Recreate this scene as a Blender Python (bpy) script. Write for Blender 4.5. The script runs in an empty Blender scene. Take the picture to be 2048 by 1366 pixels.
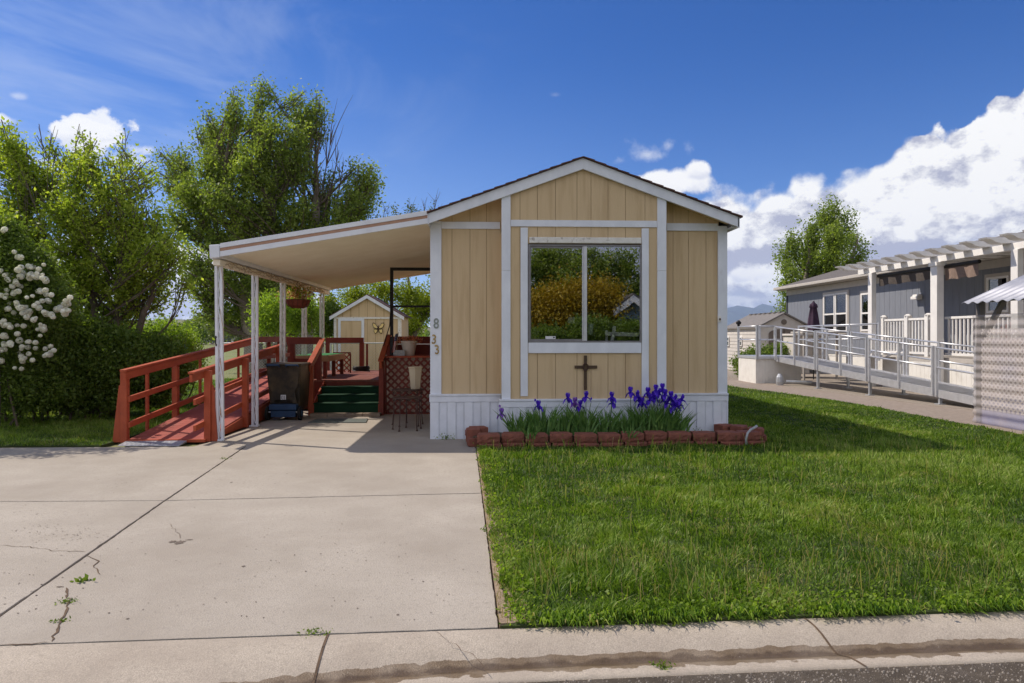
import bpy, math, random
import numpy as np
from mathutils import Vector, Matrix
S = bpy.context.scene
COL = S.collection
R = math.radians
# ---------------------------------------------------------------- camera, sky, sun, exposure
FPX, YAW, CH, HOR = 1365.33, 0.0417, 1.5, 672.0
cd = bpy.data.cameras.new('camera'); cam = bpy.data.objects.new('camera', cd); COL.objects.link(cam)
cam.location = (0, 0, CH); cam.rotation_euler = (R(90), 0, -YAW)
cd.lens = 24; cd.sensor_width = 36; cd.shift_y = -11/2048; cd.clip_start = .05; cd.clip_end = 40000
S.camera = cam
S.view_settings.view_transform = 'Standard'; S.view_settings.look = 'None'
S.view_settings.exposure = 0.0; S.view_settings.gamma = 1; S.view_settings.use_curve_mapping = False
S.cycles.max_bounces = 12; S.cycles.transparent_max_bounces = 12
S.cycles.diffuse_bounces = 8; S.cycles.sample_clamp_indirect = 6

SUNH = Vector((-0.80, 0.32, 1.0)).normalized()      # direction towards the sun
SUN_EL = math.asin(SUNH.z); SUN_AZ = math.atan2(SUNH.x, SUNH.y)
sd = bpy.data.lights.new('sun', 'SUN'); sun = bpy.data.objects.new('sun', sd); COL.objects.link(sun)
sd.energy = 5.0; sd.angle = R(.53); sd.color = (1, .90, .77)
sun.rotation_euler = SUNH.to_track_quat('Z', 'Y').to_euler(); sun.location = (-20, 10, 30)

W = bpy.data.worlds.new('World'); S.world = W; W.use_nodes = True
def build_world():
    nt = W.node_tree; N = nt.nodes; L = nt.links; N.clear()
    def node(t, **k):
        n = N.new(t)
        for a, b in k.items(): setattr(n, a, b)
        return n
    def put(s, v):
        if isinstance(v, bpy.types.NodeSocket): L.new(v, s)
        elif v is not None: s.default_value = v
    def m(op, a, b=None, c=None, clamp=False):
        n = node('ShaderNodeMath', operation=op, use_clamp=clamp)
        put(n.inputs[0], a); put(n.inputs[1], b); put(n.inputs[2], c); return n.outputs[0]
    def mr(v, a, b, c=0., d=1., smooth=True):
        n = node('ShaderNodeMapRange', interpolation_type='SMOOTHSTEP' if smooth else 'LINEAR')
        put(n.inputs[0], v); put(n.inputs[1], a); put(n.inputs[2], b); put(n.inputs[3], c); put(n.inputs[4], d); return n.outputs[0]
    def mixc(f, a, b):
        n = node('ShaderNodeMix', data_type='RGBA'); put(n.inputs[0], f); put(n.inputs[6], a); put(n.inputs[7], b); return n.outputs[2]
    tc = node('ShaderNodeTexCoord'); sep = node('ShaderNodeSeparateXYZ'); L.new(tc.outputs['Generated'], sep.inputs[0])
    az = m('ARCTAN2', sep.outputs[0], sep.outputs[1]); el = m('ARCSINE', sep.outputs[2])
    sky = node('ShaderNodeTexSky', sky_type='NISHITA'); sky.sun_disc = False
    sky.sun_elevation = SUN_EL; sky.sun_rotation = SUN_AZ; sky.altitude = 1400; sky.air_density = 1.0; sky.dust_density = 0.3; sky.ozone_density = 2.5
    hs = node('ShaderNodeHueSaturation'); hs.inputs['Saturation'].default_value = 1.30; hs.inputs['Value'].default_value = SKYV
    L.new(sky.outputs[0], hs.inputs['Color'])
    tn = node('ShaderNodeMix', data_type='RGBA', blend_type='MULTIPLY'); tn.inputs[0].default_value = 1; L.new(hs.outputs[0], tn.inputs[6]); tn.inputs[7].default_value = (.48, .82, 1.24, 1)
    base = tn.outputs[2]
    # whiter air low down
    base = mixc(m('MULTIPLY', mr(el, .42, -.02, 0, .55), mr(az, .35, -.35, .35, 1)), base, (4.2, 5.7, 9.2, 1))
    def noise(scale, detail=6, rough=.55, off=(0, 0, 0), sq=1.0, dist=0.0):
        mp = node('ShaderNodeMapping'); L.new(tc.outputs['Generated'], mp.inputs[0])
        mp.inputs['Location'].default_value = off; mp.inputs['Scale'].default_value = (1, 1, sq)
        n = node('ShaderNodeTexNoise'); L.new(mp.outputs[0], n.inputs[0]); n.inputs['Scale'].default_value = scale
        n.inputs['Detail'].default_value = detail; n.inputs['Roughness'].default_value = rough; n.inputs['Distortion'].default_value = dist
        return n.outputs[0]
    def ae(px, py):
        u = (px-1024)/FPX; return math.atan(u)+YAW, math.atan((HOR-py)/FPX*math.cos(math.atan(u)))
    # cloud bank: its top over the azimuth
    pts = []
    for px, py in [(-300, 480), (0, 470), (280, 470), (420, 500), (560, 540), (700, 610), (900, 640), (1240, 600), (1290, 520), (1375, 420), (1440, 392), (1500, 386), (1600, 356), (1700, 350), (1795, 338),
                   (1812, 290), (1850, 262), (1930, 246), (1980, 240), (2010, 215), (2048, 195), (2200, 120), (2500, 60)]:
        pts.append(ae(px, py))
    pts += [(1.1, .55), (1.5, .6), (2.2, 1.2), (2.9, 1.35), (-2.9, 1.35), (-2.2, 1.1), (-1.5, .5), (-1.0, .2)]  # unseen cloud cover behind the camera, raised high to add ambient light
    pts.sort()
    fc = node('ShaderNodeFloatCurve'); cu = fc.mapping.curves[0]
    P = [((a+math.pi)/(2*math.pi), e) for a, e in pts]
    cu.points[0].location = (0, 1.35); cu.points[-1].location = (1, 1.35)
    for x, y in P: cu.points.new(x, y)
    for p in cu.points: p.handle_type = 'AUTO'
    fc.mapping.use_clip = False; fc.mapping.update()
    L.new(m('MULTIPLY_ADD', az, 1/(2*math.pi), .5), fc.inputs['Value'])
    T = fc.outputs[0]
    nb = noise(9, 8, .58, (3, 1, 2)); ns = noise(30, 6, .6, (1, 5, 2)); nl = noise(3.2, 4, .5, (7, 2, 4))
    vor = node('ShaderNodeTexVoronoi', feature='SMOOTH_F1'); vor.inputs['Scale'].default_value = 26; vor.inputs['Smoothness'].default_value = .6
    dv = node('ShaderNodeVectorMath', operation='MULTIPLY_ADD')
    nc = node('ShaderNodeTexNoise'); L.new(tc.outputs['Generated'], nc.inputs[0]); nc.inputs['Scale'].default_value = 14
    L.new(nc.outputs['Color'], dv.inputs[0]); dv.inputs[1].default_value = (.06, .06, .06); L.new(tc.outputs['Generated'], dv.inputs[2])
    L.new(dv.outputs[0], vor.inputs[0])
    bil = m('SUBTRACT', .5, vor.outputs[0])
    wob = m('ADD', m('MULTIPLY', m('SUBTRACT', nb, .5), .07), m('ADD', m('MULTIPLY', m('SUBTRACT', ns, .5), .028), m('MULTIPLY', bil, .05)))
    h = m('ADD', m('SUBTRACT', T, el), wob)              # depth below the cloud top
    tall = mr(az, ae(1780, 0)[0], ae(1840, 0)[0])
    dens = mr(h, 0., m('MULTIPLY_ADD', tall, -.012, .018))
    # gaps low in the bank
    gap = mr(noise(5, 7, .6, (2, 8, 1), 2.6), .50, .60, 0, 1)
    low = mr(h, .10, .22)
    dens = m('MULTIPLY', dens, m('SUBTRACT', 1., m('MULTIPLY', m('MULTIPLY', gap, low), mr(m('ABSOLUTE', az), 1.3, .8, 0, .3))))
    # light and grey inside
    g1 = noise(11, 10, .62, (1.5, 4, 9), 1.4); g2 = noise(11, 10, .62, (1.5+.012, 4-.006, 9-.03), 1.4)
    relief = m('MULTIPLY', m('SUBTRACT', g1, g2), 7.5)
    deep = mr(h, .03, m('MULTIPLY_ADD', tall, .22, .12))
    grey = m('MULTIPLY', deep, mr(m('ADD', m('MULTIPLY', nb, .5), m('MULTIPLY', noise(4.2, 6, .6, (6, 3, 5), 2.2), .5)), .40, .58, .1, 1.))
    grey = m('ADD', grey, m('ADD', relief, m('MULTIPLY', m('SUBTRACT', .45, bil), .35)), clamp=True)
    grey = m('MULTIPLY', grey, m('MULTIPLY_ADD', mr(el, .0, .5), .0, .85))
    ccol = mixc(grey, (10.5, 10.5, 10.5, 1), (3.7, 3.95, 5.6, 1))
    out = mixc(dens, base, ccol)
    # separate puffs, each an ellipse with a broken edge
    def puff(px, py, rx, ry, soft, amt, col, flat=.7):
        nonlocal out
        a0, e0 = ae(px, py)
        dx = m('DIVIDE', m('SUBTRACT', az, a0), rx/FPX); dy = m('DIVIDE', m('SUBTRACT', el, e0), ry/FPX)
        rr = m('SQRT', m('ADD', m('MULTIPLY', dx, dx), m('MULTIPLY', dy, dy)))
        v = m('ADD', m('SUBTRACT', 1., rr), m('ADD', m('MULTIPLY', m('SUBTRACT', nb, .5), 2.2*flat), m('ADD', m('MULTIPLY', m('SUBTRACT', ns, .5), 2.4*flat), m('MULTIPLY', m('SUBTRACT', bil, .1), 1.6*flat))))
        f = m('MULTIPLY', mr(v, 0., soft), amt)
        c = mixc(mr(m('ADD', dy, m('MULTIPLY', m('SUBTRACT', ns, .5), 3)), .1, -1.1, 0, .55), col, (5.2, 5.7, 7.6, 1)) if amt > .6 else col
        out = mixc(f, out, c)
    wh = (10.3, 10.3, 10.4, 1)
    puff(1385, 365, 42, 26, .35, 1., wh, .35); puff(1330, 372, 70, 40, .35, 1., wh, .35); puff(1285, 372, 46, 26, .35, .95, wh, .35); puff(1395, 342, 30, 22, .3, 1., wh, .3)
    puff(1300, 308, 55, 26, 1.2, .55, wh, 1.0); puff(1110, 190, 22, 8, 1.2, .2, wh, .8)
    puff(150, 272, 62, 20, .5, .9, wh, 1.5); puff(185, 250, 40, 18, .6, .9, wh, 1.4); puff(120, 262, 36, 14, .6, .8, wh, 1.4); puff(235, 318, 66, 20, .9, .75, wh, 1.5); puff(290, 300, 40, 12, .9, .6, wh, 1.4)
    puff(5, 238, 36, 16, .7, .8, wh, .8); puff(35, 192, 22, 9, 1.0, .4, wh, .8); puff(60, 320, 60, 16, .9, .8, wh, .8)
    puff(1490, 548, 55, 17, .4, .9, wh, .6); puff(1500, 600, 80, 10, .9, .5, wh, .9)
    # thin high streaks, mostly on the left
    st = noise(2.6, 6, .62, (4, 4, 4), 2.2, .6)
    veil = m('MULTIPLY', mr(st, .47, .72), m('MULTIPLY', mr(az, .12, -.45), mr(el, .02, .25)))
    out = mixc(m('MULTIPLY', veil, .30), out, (7.4, 8.2, 9.6, 1))
    bg = node('ShaderNodeBackground'); L.new(out, bg.inputs[0]); bg.inputs[1].default_value = .1
    wo = node('ShaderNodeOutputWorld'); L.new(bg.outputs[0], wo.inputs[0])
SKYV = 1.0
build_world()
W.cycles.sampling_method = 'MANUAL'; W.cycles.sample_map_resolution = 1024

# ---------------------------------------------------------------- helpers
def at(px, py, Y):
    u = (px-1024)/FPX; d = Y/(math.cos(YAW)-u*math.sin(YAW))
    return Vector((d*(u*math.cos(YAW)+math.sin(YAW)), Y, CH-(py-HOR)/FPX*d))
def gnd(px, py, z=0.):
    d = FPX*(CH-z)/(py-HOR); u = (px-1024)/FPX
    return Vector((d*(u*math.cos(YAW)+math.sin(YAW)), d*(math.cos(YAW)-u*math.sin(YAW)), z))
def tag(o, label=None, cat=None, group=None, kind=None):
    if label: o['label'] = label
    if cat: o['category'] = cat
    if group: o['group'] = group
    if kind: o['kind'] = kind
    return o
def wloc(o):
    v = Vector((0, 0, 0))
    while o is not None: v = v+o.location; o = o.parent
    return v
def thing(name, label, cat, loc=(0, 0, 0), group=None):
    o = bpy.data.objects.new(name, None); COL.objects.link(o); o.location = loc; o.empty_display_size = .2
    return tag(o, label, cat, group)
def finish(name, me, mat, parent, origin, bevel=0, smooth=False):
    if mat is not None:
        for mm in (mat if isinstance(mat, (list, tuple)) else [mat]): me.materials.append(mm)
    o = bpy.data.objects.new(name, me); COL.objects.link(o)
    if parent is not None: o.parent = parent
    elif origin is not None: o.location = origin
    if smooth: me.polygons.foreach_set('use_smooth', [True]*len(me.polygons))
    if bevel:
        b = o.modifiers.new('bevel', 'BEVEL'); b.width = bevel; b.segments = 2; b.limit_method = 'ANGLE'; b.angle_limit = R(40)
    return o
class MB:
    def __init__(s): s.v = []; s.f = []; s.mi = []; s.m = 0
    def add(s, vs, fs):
        k = len(s.v); s.v += [tuple(p) for p in vs]
        for f in fs: s.f.append([k+i for i in f]); s.mi.append(s.m)
    def box(s, x0, x1, y0, y1, z0, z1):
        if x0 > x1: x0, x1 = x1, x0
        if y0 > y1: y0, y1 = y1, y0
        if z0 > z1: z0, z1 = z1, z0
        s.add([(x0, y0, z0), (x1, y0, z0), (x1, y1, z0), (x0, y1, z0), (x0, y0, z1), (x1, y0, z1), (x1, y1, z1), (x0, y1, z1)],
              [(0, 3, 2, 1), (4, 5, 6, 7), (0, 1, 5, 4), (1, 2, 6, 5), (2, 3, 7, 6), (3, 0, 4, 7)]); return s
    def cbox(s, c, size, rz=0, M=None):
        hx, hy, hz = size[0]/2, size[1]/2, size[2]/2
        if M is None: M = Matrix.Rotation(rz, 3, 'Z')
        c = Vector(c)
        P = [c+M@Vector((a*hx, b*hy, e*hz)) for e in (-1, 1) for a, b in ((-1, -1), (1, -1), (1, 1), (-1, 1))]
        s.add(P, [(0, 3, 2, 1), (4, 5, 6, 7), (0, 1, 5, 4), (1, 2, 6, 5), (2, 3, 7, 6), (3, 0, 4, 7)]); return s
    def beam(s, p0, p1, w, h, up=(0, 0, 1)):      # w sideways, h along up
        p0, p1 = Vector(p0), Vector(p1); d = (p1-p0); l = d.length; d.normalize(); up = Vector(up)
        sd_ = d.cross(up).normalized(); u2 = sd_.cross(d).normalized()
        P = []
        for p in (p0, p1):
            for a, b in ((-1, -1), (1, -1), (1, 1), (-1, 1)): P.append(p+sd_*a*w/2+u2*b*h/2)
        s.add(P, [(0, 1, 2, 3), (7, 6, 5, 4), (0, 4, 5, 1), (1, 5, 6, 2), (2, 6, 7, 3), (3, 7, 4, 0)]); return s
    def prism(s, poly, y0, y1, ax='y'):          # poly of (x,z) pushed along y; ax 'x': poly of (y,z); ax 'z': poly of (x,y)
        def mk(p, t):
            return (p[0], t, p[1]) if ax == 'y' else ((t, p[0], p[1]) if ax == 'x' else (p[0], p[1], t))
        n = len(poly); P = [mk(p, y0) for p in poly]+[mk(p, y1) for p in poly]
        s.add(P, [tuple(range(n)), tuple(range(2*n-1, n-1, -1))]+[(i, i+n, (i+1) % n+n, (i+1) % n) for i in range(n)]); return s
    def tube(s, pts, r, n=8, cap=True):
        pts = [Vector(p) for p in pts]; rs = r if isinstance(r, (list, tuple)) else [r]*len(pts)
        rings = []; prev = None
        for i, p in enumerate(pts):
            d = (pts[min(i+1, len(pts)-1)]-pts[max(i-1, 0)])
            if d.length < 1e-9: d = Vector((0, 0, 1))
            d.normalize()
            a = (prev-d*prev.dot(d)) if prev is not None else d.orthogonal()
            if a.length < 1e-6: a = d.orthogonal()
            a.normalize(); b = d.cross(a); prev = a
            rings.append([p+(a*math.cos(2*math.pi*k/n)+b*math.sin(2*math.pi*k/n))*rs[i] for k in range(n)])
        V = [q for rg in rings for q in rg]; F = []
        for i in range(len(pts)-1):
            for k in range(n): F.append((i*n+k, i*n+(k+1) % n, (i+1)*n+(k+1) % n, (i+1)*n+k))
        if cap: F.append(tuple(range(n-1, -1, -1))); F.append(tuple((len(pts)-1)*n+k for k in range(n)))
        s.add(V, F); return s
    def lathe(s, c, prof, n=20):               # prof (r,z)
        c = Vector(c); V = []
        for r, z in prof:
            for k in range(n): V.append(c+Vector((r*math.cos(2*math.pi*k/n), r*math.sin(2*math.pi*k/n), z)))
        F = [(i*n+k, i*n+(k+1) % n, (i+1)*n+(k+1) % n, (i+1)*n+k) for i in range(len(prof)-1) for k in range(n)]
        F.append(tuple(range(n-1, -1, -1))); F.append(tuple((len(prof)-1)*n+k for k in range(n)))
        s.add(V, F); return s
    def build(s, name, mat, parent=None, origin=None, bevel=0, smooth=False):
        off = wloc(parent) if parent is not None else (Vector(origin) if origin is not None else Vector((0, 0, 0)))
        me = bpy.data.meshes.new(name)
        me.from_pydata([(v[0]-off.x, v[1]-off.y, v[2]-off.z) for v in s.v], [], s.f)
        if isinstance(mat, (list, tuple)): me.polygons.foreach_set('material_index', s.mi)
        me.update()
        return finish(name, me, mat, parent, origin, bevel, smooth)
def mesh_np(name, V, F, mat, parent=None, tint=None, smooth=False, origin=None):
    off = wloc(parent) if parent is not None else (Vector(origin) if origin is not None else Vector((0, 0, 0)))
    V = np.asarray(V, dtype=np.float32)-np.array(off, dtype=np.float32); F = np.asarray(F, dtype=np.int32)
    me = bpy.data.meshes.new(name); k = F.shape[1]
    me.vertices.add(len(V)); me.vertices.foreach_set('co', V.ravel())
    me.loops.add(F.size); me.loops.foreach_set('vertex_index', F.ravel())
    me.polygons.add(len(F)); me.polygons.foreach_set('loop_start', np.arange(0, F.size, k, dtype=np.int32))
    try: me.polygons.foreach_set('loop_total', np.full(len(F), k, dtype=np.int32))
    except Exception: pass
    if tint is not None:
        a = me.attributes.new('tint', 'FLOAT', 'FACE'); a.data.foreach_set('value', np.asarray(tint, dtype=np.float32))
    me.update(calc_edges=True)
    if smooth: me.polygons.foreach_set('use_smooth', [True]*len(F))
    return finish(name, me, mat, parent, origin)
def copy_tree(o, parent=None):
    c = o.copy(); COL.objects.link(c)
    if parent is not None: c.parent = parent
    for ch in list(o.children): copy_tree(ch, c)
    return c
def place(proto, first, loc, rz=0, label=None, scale=None):
    o = proto if first else copy_tree(proto)
    o.location = loc; o.rotation_euler = (0, 0, rz)
    if scale: o.scale = (scale,)*3 if not isinstance(scale, tuple) else scale
    if label: o['label'] = label
    return o
# ---------------------------------------------------------------- materials
M = {}
def mat(name, c, c2=None, rough=.7, scale=6., bump=0., bscale=60., speck=0., sscale=170., metal=0., spec=.3, st=(1, 1, 1), grime=0., gcol=(.08, .07, .06), gscale=2.5, glo=.55, detail=6, contrast=(.35, .65), trans=0.):
    m = bpy.data.materials.new(name); m.use_nodes = True; nt = m.node_tree; N = nt.nodes; L = nt.links
    b = N['Principled BSDF']; b.inputs['Roughness'].default_value = rough; b.inputs['Metallic'].default_value = metal
    b.inputs['Specular IOR Level'].default_value = spec
    tc = N.new('ShaderNodeTexCoord'); mp = N.new('ShaderNodeMapping'); L.new(tc.outputs['Object'], mp.inputs[0]); mp.inputs['Scale'].default_value = st
    def noise(sc, det=detail):
        n = N.new('ShaderNodeTexNoise'); L.new(mp.outputs[0], n.inputs[0]); n.inputs['Scale'].default_value = sc; n.inputs['Detail'].default_value = det; n.inputs['Roughness'].default_value = .6
        return n.outputs[0]
    def rng(v, a, b_):
        n = N.new('ShaderNodeMapRange'); L.new(v, n.inputs[0]); n.inputs[1].default_value = a; n.inputs[2].default_value = b_; return n.outputs[0]
    def mix(f, a, b_):
        n = N.new('ShaderNodeMix'); n.data_type = 'RGBA'
        L.new(f, n.inputs[0])
        for s_, v in ((n.inputs[6], a), (n.inputs[7], b_)):
            if isinstance(v, bpy.types.NodeSocket): L.new(v, s_)
            else: s_.default_value = (*v, 1)
        return n.outputs[2]
    c2 = c2 or tuple(x*.82 for x in c)
    col = mix(rng(noise(scale), *contrast), c, c2)
    if grime:
        g = noise(gscale, 9); r = rng(g, glo, glo+.2)
        mm = N.new('ShaderNodeMath'); mm.operation = 'MULTIPLY'; L.new(r, mm.inputs[0]); mm.inputs[1].default_value = grime
        col = mix(mm.outputs[0], col, gcol)
    if speck:
        sn = rng(noise(sscale, 3), .38, .62); mm = N.new('ShaderNodeMath'); mm.operation = 'MULTIPLY'; L.new(sn, mm.inputs[0]); mm.inputs[1].default_value = speck
        col = mix(mm.outputs[0], col, tuple(x*.55 for x in c))
        s2 = rng(noise(sscale*.2, 6), .53, .66); m3 = N.new('ShaderNodeMath'); m3.operation = 'MULTIPLY'; L.new(s2, m3.inputs[0]); m3.inputs[1].default_value = speck*.9
        col = mix(m3.outputs[0], col, tuple(x*.6 for x in c))
    L.new(col, b.inputs['Base Color'])
    if bump:
        bn = N.new('ShaderNodeBump'); bn.inputs['Strength'].default_value = bump; bn.inputs['Distance'].default_value = .01
        L.new(noise(bscale, 4), bn.inputs['Height']); L.new(bn.outputs[0], b.inputs['Normal'])
    if trans:
        b.inputs['Transmission Weight'].default_value = trans
    M[name] = m; return m
def leafmat(name, dark, light, trans=.35, rough=.5, tr=(1.15, 1.25, .5)):
    m = bpy.data.materials.new(name); m.use_nodes = True; nt = m.node_tree; N = nt.nodes; L = nt.links; N.clear()
    at_ = N.new('ShaderNodeAttribute'); at_.attribute_name = 'tint'
    mx = N.new('ShaderNodeMix'); mx.data_type = 'RGBA'; L.new(at_.outputs['Fac'], mx.inputs[0]); mx.inputs[6].default_value = (*dark, 1); mx.inputs[7].default_value = (*light, 1)
    b = N.new('ShaderNodeBsdfPrincipled'); L.new(mx.outputs[2], b.inputs['Base Color']); b.inputs['Roughness'].default_value = rough; b.inputs['Specular IOR Level'].default_value = .35
    t = N.new('ShaderNodeBsdfTranslucent')
    mu = N.new('ShaderNodeMix'); mu.data_type = 'RGBA'; mu.blend_type = 'MULTIPLY'; mu.inputs[0].default_value = 1; L.new(mx.outputs[2], mu.inputs[6]); mu.inputs[7].default_value = (*tr, 1)
    L.new(mu.outputs[2], t.inputs[0])
    ms = N.new('ShaderNodeMixShader'); ms.inputs[0].default_value = trans; L.new(b.outputs[0], ms.inputs[1]); L.new(t.outputs[0], ms.inputs[2])
    o = N.new('ShaderNodeOutputMaterial'); L.new(ms.outputs[0], o.inputs[0]); M[name] = m; return m
mat('white_trim', (.74, .77, .84), (.65, .68, .75), .55, 5, .15, 90, grime=.5, gcol=(.35, .30, .25), gscale=7, glo=.66, st=(1, 1, .5))
mat('white_metal', (.76, .79, .86), (.68, .71, .77), .4, 6, grime=.35, gcol=(.45, .42, .38), gscale=5, glo=.6)
mat('white_bright', (.85, .85, .85), (.8, .8, .8), .45, 6)
mat('peel_paint', (.76, .75, .72), (.66, .64, .6), .6, 9, .3, 60, grime=.85, gcol=(.2, .15, .11), gscale=14, glo=.57)
mat('siding', (.60, .455, .28), (.57, .43, .262), .75, 1.6, .4, 26, st=(6, 6, .5), grime=.3, gcol=(.36, .23, .11), gscale=1.6, glo=.5)
mat('siding_gap', (.28, .19, .09), None, .9)
mat('shingle', (.12, .06, .05), (.06, .035, .03), .9, 30, .6, 80)
mat('tan_stripe', (.42, .25, .17), (.38, .22, .15), .5, 8)
mat('pan_ceiling', (.86, .80, .66), (.80, .73, .58), .5, 2)
mat('gutter_white', (.75, .77, .82), (.68, .70, .76), .4, 4, grime=.2, gcol=(.4, .33, .26), gscale=4, glo=.6)
mat('concrete', (.485, .435, .375), (.385, .34, .288), .85, 1.4, .4, 90, speck=.8, grime=.55, gcol=(.27, .225, .18), gscale=.75, glo=.46, detail=12)
mat('concrete_new', (.52, .46, .40), (.44, .38, .32), .85, 2.3, .4, 110, grime=.4, gcol=(.32, .27, .22), gscale=2.2, glo=.5, detail=10)
mat('soil', (.15, .10, .065), (.09, .062, .042), .95, 12, .8, 60)
mat('dry_soil', (.36, .27, .19), (.23, .17, .12), .95, 22, .9, 80)
mat('lawn_soil', (.055, .075, .02), (.035, .045, .015), .95, 9, .6, 50)
mat('asphalt', (.13, .105, .08), (.07, .056, .044), .95, 14, 1., 160, speck=.8, sscale=240, grime=.6, gcol=(.22, .19, .17), gscale=3, glo=.5)
mat('path', (.36, .30, .25), (.25, .20, .165), .9, 9, .6, 60, speck=.6, grime=.5, gcol=(.24, .17, .12), gscale=1.6)
mat('gravel', (.36, .31, .26), (.19, .16, .13), .95, 45, .9, 90)
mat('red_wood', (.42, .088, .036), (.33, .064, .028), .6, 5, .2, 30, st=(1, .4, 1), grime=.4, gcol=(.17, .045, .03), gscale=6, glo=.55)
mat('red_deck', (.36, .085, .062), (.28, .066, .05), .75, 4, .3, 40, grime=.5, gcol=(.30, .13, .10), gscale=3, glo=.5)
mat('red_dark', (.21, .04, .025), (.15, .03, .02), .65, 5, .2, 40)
mat('deck_floor', (.24, .085, .06), (.16, .06, .045), .75, 6, .3, 40, grime=.4, gcol=(.3, .17, .13), gscale=3)
mat('raw_wood', (.40, .26, .15), (.32, .2, .12), .8, 10, .2, 50, st=(.3, 1, 1))
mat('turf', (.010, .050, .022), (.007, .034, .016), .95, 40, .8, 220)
mat('block_red', (.27, .098, .066), (.19, .068, .048), .9, 9, .9, 45, grime=.4, gcol=(.17, .075, .05), gscale=5, glo=.5)
mat('paver', (.33, .26, .20), (.25, .2, .15), .9, 9, .5, 70)
mat('black_metal', (.012, .011, .011), (.02, .018, .017), .5, 5)
mat('dark_iron', (.09, .045, .035), (.055, .03, .025), .6, 20, .3, 90)
mat('bin_plastic', (.028, .022, .016), (.02, .017, .014), .45, 6, .1, 40, grime=.7, gcol=(.11, .075, .04), gscale=3.2, glo=.42)
mat('bin_blue', (.03, .07, .15), (.022, .05, .11), .45, 6)
mat('rubber', (.015, .015, .015), None, .8)
mat('beige_plastic', (.60, .52, .38), (.54, .46, .33), .6, 5)
mat('pot_white', (.68, .62, .55), (.6, .54, .48), .55, 5)
mat('aluminium', (.62, .63, .66), (.52, .53, .56), .38, 8, metal=.55, spec=.5)
mat('diamond_plate', (.55, .58, .64), (.48, .5, .56), .35, 8, metal=.5)
mat('galv', (.50, .52, .55), (.4, .42, .45), .45, 8, metal=.6)
mat('gold', (.80, .62, .28), (.7, .52, .22), .4, 8, metal=.2)
mat('screen_grey', (.17, .2, .19), (.3, .33, .3), .5, 60)
mat('brass_dark', (.42, .29, .10), (.3, .2, .08), .4, 8, metal=.3)
mat('bronze', (.10, .062, .035), (.06, .038, .024), .6, 20, .4, 90)
mat('win_frame', (.26, .25, .26), (.2, .19, .2), .4, 8, metal=.4)
mat('grey_siding', (.215, .23, .265), (.185, .198, .23), .7, 3, .3, 30, st=(6, 6, .6))
mat('grey_trim', (.48, .44, .40), (.43, .4, .36), .6, 5)
mat('grey_roof', (.16, .145, .135), (.10, .09, .085), .9, 25, .5, 60)
mat('vinyl_white', (.80, .78, .75), (.72, .7, .68), .5, 4)
mat('skirt_white', (.78, .76, .72), (.70, .68, .64), .5, 3, grime=.3, gcol=(.45, .4, .33), gscale=3)
mat('resin_wall', (.62, .58, .53), (.56, .52, .48), .6, 3)
mat('resin_roof', (.21, .19, .18), (.16, .15, .14), .8, 9, .3, 40)
mat('resin_door', (.20, .165, .14), (.15, .125, .105), .7, 9)
mat('umbrella_cloth', (.055, .028, .055), (.035, .018, .038), .8, 9)
mat('shade_cloth', (.085, .07, .062), (.065, .055, .05), .9, 20)
mat('shade_tan', (.25, .18, .145), (.2, .145, .12), .9, 20)
mat('corr_roof', (.36, .37, .42), (.28, .29, .34), .45, 7, metal=.2)
mat('corr_panel', (.60, .54, .52), (.46, .44, .46), .4, 1.6, grime=.5, gcol=(.35, .36, .55), gscale=1.3, glo=.5)
mat('lattice_white', (.74, .70, .68), (.66, .62, .6), .6, 7)
mat('bark', (.17, .13, .10), (.10, .08, .06), .9, 12, .8, 40, st=(3, 3, .6))
mat('bark_pale', (.33, .28, .23), (.2, .165, .135), .9, 12, .8, 40, st=(3, 3, .6))
mat('hill_scrub', (.13, .145, .085), (.20, .18, .12), .95, .02, grime=.5, gcol=(.05, .08, .035), gscale=.05, glo=.5)
mat('mountain', (.035, .06, .075), (.05, .075, .09), .95, .0015)
mat('hose_black', (.012, .012, .013), None, .4)
mat('pipe_grey', (.45, .46, .48), (.3, .31, .33), .5, 9)
mat('blue_siding', (.30, .38, .47), (.26, .33, .42), .7, 4)
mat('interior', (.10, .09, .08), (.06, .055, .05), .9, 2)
mat('white_inside', (.75, .75, .75), None, .6)
mat('sticker', (.75, .75, .78), (.6, .6, .65), .5, 40)
mat('ink', (.02, .02, .025), None, .6)
mat('stone', (.33, .29, .25), (.2, .175, .15), .9, 30, .5, 90)
mat('car_white', (.65, .66, .68), None, .3, spec=.6)
mat('car_dark', (.05, .07, .11), None, .3, spec=.6)
mat('car_glass', (.02, .025, .03), None, .1, spec=.8)
mat('field', (.15, .19, .05), (.20, .20, .09), .95, .25, .4, 4, detail=10)
mat('mat_grey', (.14, .16, .15), (.1, .115, .11), .95, 60, .6, 160)
mat('flag_red', (.45, .03, .03), None, .8); mat('flag_white', (.72, .7, .68), None, .8); mat('flag_blue', (.03, .04, .13), None, .8)
mat('petal_dry', (.40, .14, .10), (.3, .10, .07), .8, 30)
mat('coco', (.25, .07, .045), (.18, .05, .03), .8, 40, .5, 80)
leafmat('leaf_cotton', (.14, .20, .04), (.36, .43, .10), .55)
leafmat('leaf_shrub', (.21, .29, .035), (.54, .60, .11), .62)
leafmat('leaf_hedge', (.14, .23, .025), (.40, .52, .07), .58)
leafmat('leaf_dark', (.085, .14, .025), (.22, .30, .05), .5)
leafmat('leaf_lime', (.17, .23, .02), (.38, .42, .04), .5)
leafmat('leaf_poplar', (.15, .21, .04), (.33, .40, .09), .55)
leafmat('leaf_willow', (.085, .12, .03), (.17, .20, .07), .4)
leafmat('leaf_vib', (.10, .16, .03), (.24, .32, .06), .5)
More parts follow.
